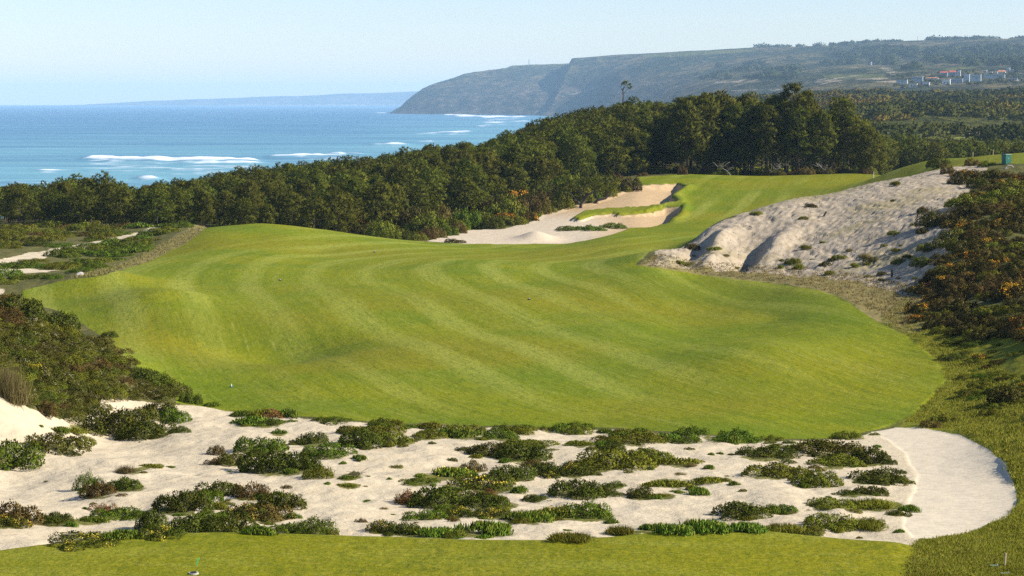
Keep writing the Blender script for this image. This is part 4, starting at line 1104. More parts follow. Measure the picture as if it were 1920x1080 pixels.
# low-detail version for the rest of the wood
lpv = []; lpn = []; lpf = []; lpt = []; tv = MB(); off = 0
for i, (px, d, h, kd) in enumerate(cand):
    x = (px - CX) / F * d; z = gz(px, d) + EYE
    if i in top:
        lb, gr = pine_label(px, d, h, kd)
        pine(kd, (x, d, z), h, lb, gr, wide=(1.12 if kd == 'dense' else 1.0))
    else:
        k = 8 if d < 400 else 6
        Rm = .30 * h
        for j in range(k):
            u = (j + .5) / k; a = j * 2.4 + i; rad = Rm * (1.05 - .75 * u) * .8
            cpt = np.array([x + rad * math.cos(a), d + rad * math.sin(a), z + h * (.25 + .72 * u)]); rc = .17 * h
            nt = 55
            dd = unit(RNG.normal(size=(nt, 3)) + np.array([0, 0, .3])); C = cpt + dd * np.array([rc, rc, rc * .8]) * RNG.uniform(.7, 1, (nt, 1))
            D = unit(dd * .7 + RNG.normal(0, .6, dd.shape)); S = unit(np.cross(D, RNG.normal(size=dd.shape)))
            G_ = np.cross(S, D); S = S * np.where((G_ * dd).sum(1, keepdims=True) < 0, -1, 1); lpn.append(np.repeat(unit(dd + RNG.normal(0, .3, dd.shape)), 3, 0))
            lpv.append(np.stack([C - S * .12, C + S * .12, C + D * .42], 1).reshape(-1, 3)); lpt.append(np.repeat(RNG.uniform(0, .9, nt), 3))
        tv.tube([(x, d, z - .3), (x, d, z + h * .8)], [.14, .05], 4)
lv = np.concatenate(lpv)
pw = mesh_np('pine_wood', lv, [np.arange(len(lv)).reshape(-1, 3)], [M['pine']], {'tint': ('FLOAT', np.concatenate(lpt))}, normals=np.concatenate(lpn))
o = tag(link('pine_wood', pw), 'dense mass of pine tops filling the wood behind the front trees', 'wood', None, 'stuff')
link('trunks', tv.mesh('trunks', M['bark']), o)['kind'] = 'stuff'
print('pines', len(cand), 'wood tris', len(lv) // 3)

# ---- special trees
def branchy(name, loc, stems, crown_pts, label, cat='tree', mat='bark', rc=.6, nt=26, leafm='pine', blen=.32):
    root = empty(name, loc)
    mb = MB()
    for pts, rad in stems: mb.tube(pts, rad, 6)
    link('trunk', mb.mesh('trunk', M[mat], True), root)
    if crown_pts:
        rn = np.random.default_rng(len(crown_pts) + int(loc[0] * 10) % 50)
        C = []; D = []
        for (x, y, z, r_) in crown_pts:
            d = unit(rn.normal(size=(nt, 3)) + np.array([0, 0, .2])); tp = np.array([x, y, z]) + d * r_ * np.array([1, 1, .75]) * rn.uniform(.5, 1, (nt, 1))
            C.append(np.repeat(tp, 9, 0)); D.append(unit(np.repeat(d, 9, 0) + rn.normal(0, .6, (nt * 9, 3)) + np.array([0, 0, .3])))
        C = np.concatenate(C); D = np.concatenate(D)
        link('crown', leafmesh('crown', C, D, blen, .05, M[leafm], rn.uniform(0, 1, len(C)), kite=False), root)
    return tag(root, label, cat)
# lone bent tree on the ridge
d = 424; zz = gz(1166, d) + EYE + .6
branchy('bent_pine', ((1166 - CX) / F * d, d, zz), [([(0, 0, -.3), (.1, 0, 3.4), (.3, 0, 6.2), (.2, 0, 7.6), (.9, 0, 8.9)], [.17, .15, .13, .11, .06]), ([(.25, 0, 6.6), (1.0, .2, 7.6), (1.5, .1, 8.2)], [.05, .04, .02]), ([(.2, 0, 7.3), (-.3, 0, 8.2), (0, 0, 8.8)], [.04, .03, .02])],
        [(1.1, 0, 9.0, .5), (1.5, .1, 8.5, .45), (.7, 0, 9.1, .4), (1.7, 0, 8.1, .3), (.2, 0, 8.8, .3)], 'lone thin wind bent pine rising above the ridge skyline', nt=14)
# gnarled tree over the bunker
hb = hit(1088, 390, 225)
tr_ = [([(0, 0, -.2), (.1, -.1, .5), (.55, 0, .95), (.7, 0, 1.5), (1.4, .1, 1.9), (2.0, 0, 2.3)], [.22, .2, .17, .14, .1, .06]), ([(.1, -.1, .5), (-.5, 0, .9), (-1.4, .1, 1.2), (-2.4, 0, 1.6)], [.16, .13, .1, .05]), ([(.5, 0, 1.0), (-.1, .1, 1.9), (-.7, .1, 2.7)], [.11, .09, .05]),
       ([(.7, 0, 1.5), (.4, .2, 2.4), (.8, .2, 3.2)], [.09, .07, .04]), ([(-.5, 0, .9), (-1.2, 0, 1.9), (-2.0, 0, 2.4)], [.08, .05, .03])]
branchy('gnarled_pine', hb, tr_, [(2.0, .1, 2.7, .8), (1.2, .2, 3.0, .9), (.4, .3, 3.4, .9), (-.6, .2, 3.1, .9), (-1.6, .1, 2.7, .8), (-2.5, 0, 1.9, .7), (2.7, 0, 2.5, .6), (1.9, .2, 3.3, .7), (-2.0, .3, 3.3, .7)], 'gnarled pine with twisted trunk leaning over the bunker sand', nt=28)
hb = hit(1112, 381, 225)
branchy('gnarled_pine', hb, [([(0, 0, -.2), (.6, 0, .4), (1.6, 0, .6), (2.4, .1, 1.3)], [.2, .17, .13, .07]), ([(.6, 0, .4), (.3, .1, 1.3), (.9, .1, 2.2)], [.12, .09, .05]), ([(1.6, 0, .6), (1.9, 0, 1.5)], [.1, .05])],
        [(2.5, .1, 1.7, .7), (1.8, .2, 2.1, .8), (.9, .3, 2.6, .9), (.2, .2, 2.4, .8)], 'low twisted pine with a creeping trunk at the left lip of the upper bunker', nt=28)
# tall open pine sticking out of the grove, dead wood in the grove
d = 308; pine('sparse', ((1492 - CX) / F * d, d, gz(1492, d) + EYE), 13.3, 'tallest pine of the grove with a thin open crown above the others', 'tall pines of the grove behind the green', i=0)
d = 307; pine('sparse', ((1582 - CX) / F * d, d, gz(1582, d) + EYE), 11.2, 'slim pine with a bare trunk at the right end of the grove', 'tall pines of the grove behind the green', i=1)
def dead(px, d, label, sc=1.0, seed=1):
    r = random.Random(seed); st = []
    L = 3.6 * sc; sc = abs(sc)
    main = [(-L * .5, 0, 2.3 * sc), (-L * .15, 0, 1.9 * sc), (L * .2, 0, 1.2 * sc), (L * .5, 0, -.1)]
    st.append((main, [.02, .035, .05, .06]))
    for i in range(14):
        b = main[r.randrange(0, 3)]; a = r.uniform(-1, 1)
        st.append(([b, (b[0] + a * .7, b[1] + r.uniform(-.4, .4), b[2] + r.uniform(.2, .7)), (b[0] + a * 1.3, b[1], b[2] + r.uniform(-.2, 1.0))], [.03, .02, .01]))
    branchy('dead_tree', ((px - CX) / F * d, d, gz(px, d) + EYE), st, None, label, 'tree', 'deadwood')
dead(1358, 304, 'silvered dead tree leaning low in front of the grove trunks', .55, 1)
dead(1452, 304, 'bleached dead branches among the grove trunks', -.5, 2)
dead(1545, 304, 'pale broken dead limb at the right end of the grove', .45, 4)

# ------------------------------------------------------------------ shrubs on the sandy waste (photograph pixel of the foot, width, height)
for i, (px, py, w, h, k, lb) in enumerate(SW):
    p = hit(px, py)
    if lb is None or p is None: continue
    m_ = p[1] / F
    big = k in ('mat', 'gmat', 'succ', 'succf', 'grassy')
    plant(k, p, w * m_ * 1.2, max(h * m_ * (.84 if not big else .9), .07), lb, 'shrub' if not big else 'plant', 'plants on the sandy waste', seed=i, yk=random.uniform(.75, 1.2), rz=(random.uniform(-.3, .3) if big else None))
rr_ = random.Random(79)
nst = 0
for (px, py, w, h, k, lb) in SW:
    for q in range(2 if w < 60 else 3):
        a = px + rr_.uniform(-.75, .75) * w; b = py + rr_.uniform(-.10, .14) * w
        p = hit(a, b)
        if lb is None or p is None or at_mask(m_sand, a, p[1]) < .5 or at_mask(m_tee, a, p[1]) > .2: continue
        k2 = rr_.choice([k if k not in ('twiggy', 'straw', 'red') else 'olive', 'gmat', 'olive', 'succ', 'mat', 'brown' if rr_.random() < .3 else 'dark'])
        ww = rr_.uniform(.28, .55) * w * p[1] / F
        col_ = {'gmat': 'flat green', 'succ': 'fleshy green', 'mat': 'yellow green', 'olive': 'olive', 'brown': 'browned', 'dark': 'dark green', 'green': 'fresh green', 'rock': 'pale flecked', 'flowery': 'yellow dotted', 'succf': 'fleshy dotted', 'grassy': 'grassy', 'leggy': 'spindly'}[k2]
        zx = 'left end' if px < 160 else 'left part' if px < 450 else 'left middle' if px < 720 else 'middle' if px < 1000 else 'right middle' if px < 1300 else 'right part'
        zy = 'near the fairway' if py < 850 else 'half way down' if py < 930 else 'near the tee'
        plant(k2, p, ww, ww * rr_.uniform(.2, .4), f'{col_} sprig trailing from a larger shrub, {zx} of the sand, {zy}', 'plant', 'sprigs trailing from the sand shrubs', seed=3000 + nst, name='trailing_sprig')
        nst += 1
# tiny weeds
rr_ = random.Random(77)
nweed = 0
while nweed < 110:
    px = rr_.uniform(0, 1690); py = rr_.uniform(775, 1010)
    if rr_.random() > (.25 + .75 * (px > 650)) * (1 if py < 960 else .5): continue
    p = hit(px, py)
    if p is None or at_mask(m_sand, px, p[1]) < .6 or at_mask(m_tee, px, p[1]) > .2: continue
    w = rr_.uniform(8, 26) * p[1] / F
    plant(rr_.choice(['mat', 'gmat', 'olive', 'olive', 'brown', 'succ', 'dark', 'straw']), p, w, w * rr_.uniform(.25, .5), 'tiny weed tuft on the pale sand, ' + ('left end' if px < 200 else 'left part' if px < 480 else 'left middle' if px < 760 else 'middle' if px < 1050 else 'right middle' if px < 1350 else 'right part') + (', by the fairway' if py < 830 else ', upper half' if py < 890 else ', lower half' if py < 950 else ', by the tee'), 'weed', 'tiny weeds on the sand', seed=nweed, name='sand_weed')
    nweed += 1
# fringe where sand meets fairway
rr_ = random.Random(78)
EDGE = [(340, 764), (420, 772), (560, 785), (700, 795), (860, 802), (1000, 806), (1150, 809), (1300, 818), (1420, 828), (1520, 831), (1620, 818)]
for i in range(64):
    t_ = rr_.uniform(0, 1280); px = 340 + t_; py = float(np.interp(px, [e[0] for e in EDGE], [e[1] for e in EDGE])) + rr_.uniform(-4, 14) * (1 if px > 640 else .6)
    p = hit(px, py); w = rr_.uniform(26, 66) * p[1] / F
    k = rr_.choice(['gmat', 'mat', 'olive', 'gmat', 'olive', 'red' if px < 540 else 'green'])
    plant(k, p, w, w * rr_.uniform(.18, .36), {'gmat': 'bright green mat', 'mat': 'yellow green mat', 'olive': 'olive clump', 'red': 'reddish clump', 'green': 'green clump'}[k] + ' fringing the fairway edge ' + ('at its left corner' if px < 460 else 'behind the lone domes' if px < 640 else 'behind the dark left patch' if px < 800 else 'behind the middle clumps' if px < 1080 else 'behind the olive mound' if px < 1330 else 'behind the upper right thicket'), 'plant', 'fringe of clumps along the fairway edge', seed=500 + i, name='fringe_plant')

# ------------------------------------------------------------------ left mound of rockrose
def scatter(poly, n, seed, spacing):
    q = np.array(poly, float); r = random.Random(seed); out = []
    tries = 0
    while len(out) < n and tries < n * 60:
        tries += 1
        px = r.uniform(q[:, 0].min(), q[:, 0].max()); py = r.uniform(q[:, 1].min(), q[:, 1].max())
        if poly_sd(np.array([px]), np.array([py]), poly)[0] < 0: continue
        if any((a - px) ** 2 + ((b - py) * 1.8) ** 2 < spacing ** 2 for a, b in out): continue
        out.append((px, py))
    return out, r
pts, r = scatter([(-60, 560), (0, 562), (60, 585), (120, 605), (200, 655), (235, 690), (300, 725), (325, 745), (270, 752), (190, 755), (130, 790), (70, 768), (0, 740), (-60, 720)], 200, 3, 19)
for i, (px, py) in enumerate(pts):
    p = hit(px, py)
    if p is None or p[1] > 99 or (at_mask(m_sand, px, p[1]) > .5): continue
    w = r.uniform(40, 78) * p[1] / F; u = r.random()
    k = 'rock' if u < .55 else 'dark' if u < .72 else 'olive' if u < .9 else 'brown'
    side = ('at the left edge' if px < 40 else 'near the sand slip' if px < 120 else 'on its middle' if px < 220 else 'at its right tip') + (', high up' if py < 640 else ', half way down' if py < 700 else ', at the foot')
    lb = {'rock': 'pale flowered rockrose of the left mound', 'dark': 'dark green shrub of the left mound', 'olive': 'olive green shrub of the left mound', 'brown': 'browned shrub of the left mound'}[k] + ' ' + side
    plant(k, p, w * 1.05, w * r.uniform(.15, .27), lb, 'shrub', 'shrubs of the left mound: ' + k, seed=900 + i, name='mound_shrub')
for px, py, w, h, k, lb in [(38, 762, 80, 78, 'straw', 'pale tall grass tussock above the sand at the left edge'), (8, 742, 60, 60, 'straw', 'bleached grass tuft cut by the left edge'), (60, 706, 40, 28, 'yellowbush', 'yellow flowering bush above the pale tussock'),
                            (85, 778, 42, 30, 'brown', 'brown shrub at the foot of the pale tussock'), (205, 632, 30, 12, 'dark', 'small dark shrub out on the fairway by the left mound'), (290, 722, 62, 26, 'green', 'dark green shrub at the right tip of the left mound'), (322, 738, 60, 22, 'rock', 'pale flowered shrub at the right tip of the left mound'),
                            (355, 755, 44, 20, 'green', 'green shrub at the fairway corner right of the left mound'), (400, 762, 44, 12, 'gmat', 'low green mat at the fairway corner'), (30, 590, 100, 40, 'dark', 'dark shrub crowning the left mound'), (110, 615, 80, 34, 'dark', 'dark green shrub on the crest right of the sand slip')]:
    p = hit(px, py); m_ = p[1] / F
    plant(k, p, w * m_, h * m_, lb, 'shrub', None, seed=int(px))

# ------------------------------------------------------------------ left middle ground scrub
pts, r = scatter([(-40, 500), (40, 480), (150, 452), (300, 418), (380, 412), (300, 445), (240, 480), (180, 505), (60, 530), (-40, 530)], 70, 5, 17)
pts2, _ = scatter([(-40, 480), (0, 470), (120, 455), (300, 416), (300, 410), (150, 420), (-40, 425)], 45, 6, 18)
for i, (px, py) in enumerate(pts + pts2):
    p = hit(px, py, 120)
    if p is None or at_mask(m_sand, px, p[1]) > .5 or at_mask(m_mown, px, p[1]) > .4: continue
    w = r.uniform(34, 66) * p[1] / F; far = i >= len(pts)
    k = r.choice(['green', 'olive', 'gmat', 'green'] if not far else ['olive', 'dark', 'olive', 'brown'])
    plant(k, p, w, w * r.uniform(.14, .26), ({'green': 'green clump', 'olive': 'olive clump', 'gmat': 'flat bright clump'}[k] + ' on the sandy rough left of the hump, ' if not far else {'olive': 'olive', 'dark': 'dark', 'brown': 'brown'}[k] + ' scrub bush before the left pine belt, ') + ('at the left edge' if px < 70 else 'by the pale sand strip' if px < 190 else 'near the dry bank'), 'shrub', 'clumps left of the fairway hump' if not far else 'scrub before the left pines', seed=1200 + i, name='rough_shrub' if not far else 'scrub_bush')
for px, py, w, h, k, lb in [(415, 412, 56, 12, 'yellowbush', 'yellow green shrub on the crest of the fairway hump')]:
    p = hit(px, py, 120); m_ = p[1] / F
    plant(k, p, w * m_, h * m_, lb, 'shrub', None, seed=int(px))

# ------------------------------------------------------------------ scrub round the far bunkers
pts, r = scatter([(600, 428), (700, 446), (770, 452), (830, 445), (880, 434), (960, 428), (1010, 412), (1040, 395), (1120, 372), (1180, 352), (1150, 338), (1060, 348), (980, 352), (900, 366), (780, 396), (640, 414)], 190, 8, 14)
for i, (px, py) in enumerate(pts):
    p = hit(px, py, 214)
    if p is None or at_mask(m_bunk, px, p[1]) > .4 or p[1] > 318: continue
    w = r.uniform(26, 64) * p[1] / F
    k = r.choice(['dark', 'heath', 'olive', 'olive', 'green', 'gorse' if r.random() < .5 else 'brown'])
    plant(k, p, w, w * r.uniform(.4, .7), {'dark': 'dark green', 'heath': 'blackish heath', 'olive': 'olive', 'green': 'fresh green', 'gorse': 'orange flecked', 'brown': 'brownish'}[k] + ' scrub bush ' + ('behind the low edge of the fairway' if px < 790 else 'left of the front bunker sand' if px < 880 else 'by the orange flowering bush' if px < 980 else 'left of the gnarled pines' if px < 1070 else 'round the gnarled pines') + (', close to the pines' if py < 405 else ', close to the turf'), 'shrub', 'scrub behind the far bunkers', seed=1500 + i, name='bunker_scrub')
for px, py, w, h, k, lb in [(946, 418, 38, 18, 'goldfire', 'bright orange flowering bush at the edge of the bunker sand'), (911, 362, 26, 14, 'goldfire', 'small orange flowering bush among the pines above the bunkers'), (1158, 353, 34, 14, 'yellowbush', 'yellow flowering bush at the top left of the upper bunker'),
                            (1178, 356, 42, 24, 'heath', 'dark bush overhanging the upper bunker'), (1003, 368, 26, 14, 'goldfire', 'orange flowering bush under the pines left of the gnarled pines'), (851, 455, 34, 8, 'heath', 'flat dark mat alone in the front bunker sand'), (1020, 386, 40, 16, 'olive', 'olive bush beside the sand left of the gnarled pines'),
                            (1068, 431, 50, 8, 'green', 'green clump on the sand ridge of the lower bunker, left'), (1105, 431, 52, 10, 'green', 'green clump on the sand ridge of the lower bunker, middle'), (1148, 427, 46, 10, 'green', 'green clump on the sand ridge of the lower bunker, right')]:
    if k == 'goldfire':
        if 'goldfire' not in PROTO: shrub_proto('goldfire', 'gorse_bush', 'olive', 1, .65, 7, 1500, .09, 333, 'orange', 1200, .11)
    p = hit(px, py, 214); m_ = p[1] / F
    plant(k, p, w * m_, h * m_, lb, 'shrub', None, seed=int(px))
# undergrowth at the foot of the grove
r = random.Random(31)
for i in range(44):
    px = r.uniform(1200, 1640); d = r.uniform(303, 311)
    x = (px - CX) / F * d
    plant(r.choice(['olive', 'dark', 'heath', 'brown']), (x, d, gz(px, d) + EYE), r.uniform(1.4, 2.8), r.uniform(.6, 1.5), 'low bush among the trunks at the foot of the pine grove', 'shrub', 'undergrowth at the foot of the grove', seed=1700 + i, name='grove_undergrowth')

# ------------------------------------------------------------------ right slope
pts, r = scatter([(1760, 455), (1800, 440), (1790, 400), (1830, 350), (1800, 330), (1860, 308), (2040, 318), (2070, 420), (2070, 790), (1900, 800), (1850, 770), (1800, 720), (1775, 640), (1720, 575), (1722, 535), (1760, 500)], 380, 12, 15.5)
for i, (px, py) in enumerate(pts):
    p = hit(px, py, 60)
    if p is None or p[1] > 206: continue
    w = r.uniform(34, 70) * p[1] / F * (.75 if py > 640 else 1); u = r.random()
    if py > 650 and u < .35: continue
    u = r.random()
    low = py > 640
    fl = fbm(np.array([px / 60.0]), np.array([py / 45.0]), 404, 2)[0]
    if not low: k = 'gorse' if (fl > .16 and u < .8) or u < .07 else 'heath' if u < .58 else 'rock' if u < .70 else 'olive' if u < .86 else 'brown'
    else: k = 'gorse' if u < .10 else 'olive' if u < .62 else 'green' if u < .78 else 'dark' if u < .92 else 'heath'
    hh_ = w * r.uniform(.24, .40) * (1 if not low else .6)
    if px > 1740 and py < 365:
        hh_ = min(hh_, (py - 317) / F * p[1])
        if hh_ < .22: continue
        w = min(w, hh_ * 3.2)
    zone = 'by the dune top' if py < 385 else 'by the dune middle' if py < 470 else 'by the dune foot' if py < 560 else 'by the fairway corner' if py < 640 else 'above the white path' if py < 720 else 'at the path rim'
    side = 'left fringe' if px < 1800 else 'inside the thicket' if px < 1870 else 'near the right edge'
    lb = {'gorse': 'orange flowering gorse bush', 'heath': 'dark heath bush', 'dark': 'dark green bush', 'brown': 'brown dry bush', 'olive': 'olive green bush', 'green': 'fresh green bush', 'rock': 'pale flowered bush'}[k] + f' of the right slope {zone}, {side}'
    plant(k, p, w, hh_, lb, 'bush', 'bushes of the right slope: ' + k, seed=2000 + i, name={'gorse': 'gorse_bush', 'heath': 'heath_bush'}.get(k, 'slope_bush'))
for px, py, w, h, k, lb in [(1748, 424, 48, 34, 'heath', 'dark bush alone on the bare dune with its shadow to the left'), (1740, 470, 40, 16, 'olive', 'low grey bush on the dune under the lone dark bush'), (1730, 498, 50, 18, 'dark', 'grey green bush at the dune foot casting a shadow left'), (1740, 545, 30, 14, 'purplebush', 'bush with purple flowers at the foot of the right slope'),
                            (1762, 313, 46, 20, 'dark', 'dark shrub on the turf rim above the dune'), (1775, 325, 26, 20, 'brown', 'brown tuft on the dune top'), (1800, 345, 36, 20, 'heath', 'grey heath tuft in the sand gap at the dune top'), (1822, 310, 30, 14, 'brown', 'brown bush by the sand gap left of the green box'), (1835, 352, 40, 22, 'dark', 'rounded bush right of the sand gap'),
                            (1850, 312, 34, 12, 'olive', 'low olive bush beside the green box'), (1895, 752, 80, 30, 'heath', 'dark hollow bush above the right end of the white path'), (1745, 800, 44, 14, 'brown', 'brown tuft at the head of the white path'), (1770, 792, 50, 16, 'olive', 'olive tuft right of the brown one at the head of the path'), (1730, 398, 20, 12, 'heath', 'small dark tuft above the lone dune bush')]:
    if k == 'purplebush' and k not in PROTO: shrub_proto(k, 'heather_bush', 'heath', 1, .6, 6, 1300, .09, 334, 'purple', 500, .1)
    p = hit(px, py, 60); m_ = p[1] / F
    plant(k, p, w * m_, h * m_, lb, 'bush', None, seed=int(px * 3))

rr_ = random.Random(91); nd_ = 0
while nd_ < 46:
    u = rr_.random(); px = rr_.uniform(1250, 1740); py = rr_.uniform(345, 525) if u < .45 else rr_.uniform(455, 530)
    p = hit(px, py, 120)
    if p is None or p[1] > 200 or at_mask(m_dune, px, p[1]) < .5: continue
    k = rr_.choice(['straw', 'olive', 'mat', 'heath', 'grassy']); w = rr_.uniform(9, 30) * p[1] / F
    side = 'left end' if px < 1380 else 'left half' if px < 1500 else 'right half' if px < 1640 else 'right end'
    plant(k, p, w, w * rr_.uniform(.25, .5), {'straw': 'dry grass tuft', 'olive': 'olive sprig', 'mat': 'yellow green mat', 'heath': 'dark heath sprig', 'grassy': 'green grass tuft'}[k] + f' on the bare dune, {side}, ' + ('high on the face' if py < 420 else 'on the middle' if py < 480 else 'near its foot'), 'plant', 'sparse plants on the bare dune', seed=4000 + nd_, name='dune_tuft')
    nd_ += 1
# ------------------------------------------------------------------ rough grass, dune clods (nobody could count them)
def tuft_field(name, label, poly, n, seed, hgt, wid, mat, blades=6, dmin=40, dmax=400, cond=None, jitter=.08):
    q = np.array(poly, float); r = np.random.default_rng(seed); C = []
    k = 0
    while len(C) < n and k < n * 6:
        k += 1
        px = r.uniform(q[:, 0].min(), q[:, 0].max()); py = r.uniform(q[:, 1].min(), q[:, 1].max())
        ok = False; j = len(q) - 1
        for i in range(len(q)):
            if (q[i, 1] > py) != (q[j, 1] > py) and px < (q[j, 0] - q[i, 0]) * (py - q[i, 1]) / (q[j, 1] - q[i, 1]) + q[i, 0]: ok = not ok
            j = i
        if not ok: continue
        p = hit(px, py, dmin)
        if p is None or p[1] > dmax or (cond and not cond(px, p[1])): continue
        C.append(p)
    C = np.repeat(np.array(C), blades, 0); m_ = len(C)
    C = C + np.stack([r.normal(0, jitter, m_), r.normal(0, jitter, m_), np.zeros(m_) - .01], 1)
    D = unit(np.stack([r.normal(0, .45, m_), r.normal(0, .45, m_), np.ones(m_)], 1))
    me = leafmesh(name, C, D, hgt * r.uniform(.5, 1.4, m_), wid, M[mat], r.uniform(0, 1, m_), kite=False, N=unit(np.array([.35, -.25, 1.0]) + r.normal(0, .35, (m_, 3))))
    return tag(link(name, me), label, 'grass', None, 'stuff')
notp = lambda px, d: at_mask(m_path, px, d) < .3 and at_mask(m_mown, px, d) < .4 and at_mask(m_tee, px, d) < .4
tuft_field('rough_grass', 'yellow green rough grass in the lower right corner', [(1690, 1085), (1720, 1015), (1800, 1003), (1850, 990), (1890, 965), (1925, 940), (1930, 1085)], 7500, 1, .055, .010, 'roughgrass', 7, cond=notp)
tuft_field('slope_grass', 'rough green grass below the bushes of the right slope', [(1700, 790), (1760, 730), (1770, 690), (1720, 640), (1650, 600), (1700, 560), (1800, 640), (1930, 720), (1930, 960), (1905, 900), (1860, 840), (1800, 808), (1740, 796)], 8000, 2, .08, .016, 'roughgrass', 6, cond=notp)
tuft_field('dry_grass', 'dry brown grass along the foot of the dune', [(1185, 505), (1235, 475), (1300, 490), (1450, 498), (1600, 512), (1720, 535), (1740, 590), (1690, 615), (1600, 565), (1500, 535), (1300, 512)], 2000, 3, .15, .022, 'straw', 6, dmin=100, cond=notp)
tuft_field('mound_grass', 'thin dry grass between the shrubs of the left mound and middle rough', [(0, 560), (120, 600), (240, 690), (330, 745), (200, 755), (100, 770), (0, 740)], 2200, 4, .14, .016, 'straw', 5, cond=notp)
tuft_field('hump_grass', 'dry grass along the left bank of the fairway hump', [(120, 525), (240, 490), (330, 445), (390, 414), (420, 412), (370, 450), (280, 495), (180, 520)], 1500, 6, .16, .022, 'straw', 6, dmin=120, cond=notp)
tuft_field('forest_floor_scrub', 'low scrub between the far bunkers and the pines', [(600, 426), (700, 444), (800, 450), (880, 432), (1000, 412), (1090, 380), (1180, 348), (1060, 360), (900, 400), (640, 416)], 2600, 7, .45, .06, 'olive', 5, dmin=214, dmax=330, cond=lambda px, d: at_mask(m_bunk, px, d) < .3 and notp(px, d))
# clods and debris on the dune
r = np.random.default_rng(9); cv = []; cf = []; n0 = 0; k = 0
while k < 700:
    px = r.uniform(1230, 1850); py = r.uniform(310, 530)
    p = hit(px, py, 120)
    if p is None or p[1] > 207 or at_mask(m_dune, px, p[1]) < .6: continue
    s = r.uniform(.03, .10) * r.uniform(.5, 1.2)
    b = np.array([(1, 0, 0), (0, 1, 0), (-1, 0, 0), (0, -1, 0), (0, 0, .8), (0, 0, -.4)]) * s * r.uniform(.6, 1.4, (6, 3)) + np.array(p)
    cv.append(b); cf += [[n0 + 0, n0 + 1, n0 + 4], [n0 + 1, n0 + 2, n0 + 4], [n0 + 2, n0 + 3, n0 + 4], [n0 + 3, n0, n0 + 4]]; n0 += 6; k += 1
tag(link('sand_rubble', mesh_np('sand_rubble', np.concatenate(cv), [np.array(cf)], [M['clod']])), 'small clods and debris strewn over the bare dune', 'debris', None, 'stuff')

# ------------------------------------------------------------------ woods on the middle hills and far ridge
def sheet_z(S, px, d):
    pc, ds, z = S
    j = np.clip((px - pc[0]) / (pc[1] - pc[0]), 0, len(pc) - 1.001); i = np.clip(np.interp(np.log(d), np.log(ds), np.arange(len(ds))), 0, len(ds) - 1.001)
    j0 = j.astype(int); i0 = i.astype(int); fj = j - j0; fi = i - i0
    return (z[i0, j0] * (1 - fj) + z[i0, j0 + 1] * fj) * (1 - fi) + (z[i0 + 1, j0] * (1 - fj) + z[i0 + 1, j0 + 1] * fj) * fi
def blobs(name, label, px, d, z, h, w, nl, leaf, mat, seed, tint0=None):
    r = np.random.default_rng(seed); n = len(px)
    x = (px - CX) / F * d
    dd = r.normal(size=(n, nl, 3)); dd[..., 2] = np.abs(dd[..., 2]) * .9 - .1; dd = unit(dd)
    bump_ = 1 + .25 * np.sin(dd[..., :1] * 7 + np.arange(n)[:, None, None]) * np.cos(dd[..., 1:2] * 6)
    C = np.stack([x, d, z + EYE], -1)[:, None, :] + dd * np.stack([w, w, h], -1)[:, None, :] * r.uniform(.8, 1, (n, nl, 1)) * bump_
    D = unit(dd * .4 + r.normal(0, .7, dd.shape)); S = unit(np.cross(D, r.normal(size=dd.shape))); G_ = np.cross(S, D); S = S * np.where((G_ * dd).sum(-1, keepdims=True) < 0, -1, 1)
    nn = np.repeat(unit(dd * np.array([1, 1, 1.3]) + r.normal(0, .14, dd.shape)).reshape(-1, 3), 3, 0)
    l = (leaf * np.ones(n))[:, None, None] * r.uniform(.6, 1.3, (n, nl, 1))
    v = np.stack([C - S * l * .5, C + S * l * .5, C + D * l], 2).reshape(-1, 3)
    t0 = (r.uniform(0, .6, n) if tint0 is None else tint0)
    tt = np.clip(t0[:, None] + r.uniform(0, .3, (n, nl)), 0, 1)
    me = mesh_np(name, v, [np.arange(len(v)).reshape(-1, 3)], [M[mat]], {'tint': ('FLOAT', np.repeat(tt.ravel(), 3))}, normals=nn)
    return tag(link(name, me), label, 'woodland', None, 'stuff')
r = np.random.default_rng(55)
n = 3000
px = r.uniform(1380, 2150, n * 3); d = 545 * np.exp(r.uniform(0, 1.2, n * 3))
z = sheet_z(MID, px, d); py = Y0 - z / d * F
bare = np.zeros(len(px), bool)
for qd in FLD + PAL: bare |= poly_sd(px, py, qd, 2.0) > -5
dens = fbm((px - CX) / F * d / 70, d / 110, 15, 2)
ok = (~bare) & ~((px > 1660) & (d > 1500)) & (dens + r.uniform(-.35, .5, len(px)) > -.08) & (px > 1380 + 0 * px)
px, d, z, dens = px[ok][:n], d[ok][:n], z[ok][:n], dens[ok][:n]
sz = r.uniform(1.5, 3.4, len(px)) * np.where(dens > .15, 1.4, .85)
yel = np.clip(.30 + 1.3 * fbm((px - CX) / F * d / 60, d / 90, 25, 2), 0, .85)
blobs('hill_woodland', 'scrub woodland covering the hills right of the pine grove', px, d, z, sz * 1.0, sz * 1.8, 150, .45 + d / 1900, 'pinefar', 5, yel)
r = np.random.default_rng(58); px = r.uniform(1675, 1940, 420); d = r.uniform(2320, 2900, 420)
z = sheet_z(MAS, px, d); py = Y0 - z / d * F; ok = (fbm(px / 14, d / 60, 8, 2) > -.05)
px, d, z = px[ok], d[ok], z[ok]
blobs('village_greenery', 'hedges and garden trees between the village houses', px, d, z, r.uniform(1.2, 2.8, len(px)), r.uniform(1.8, 4.0, len(px)), 70, 1.5, 'pinefar', 8)
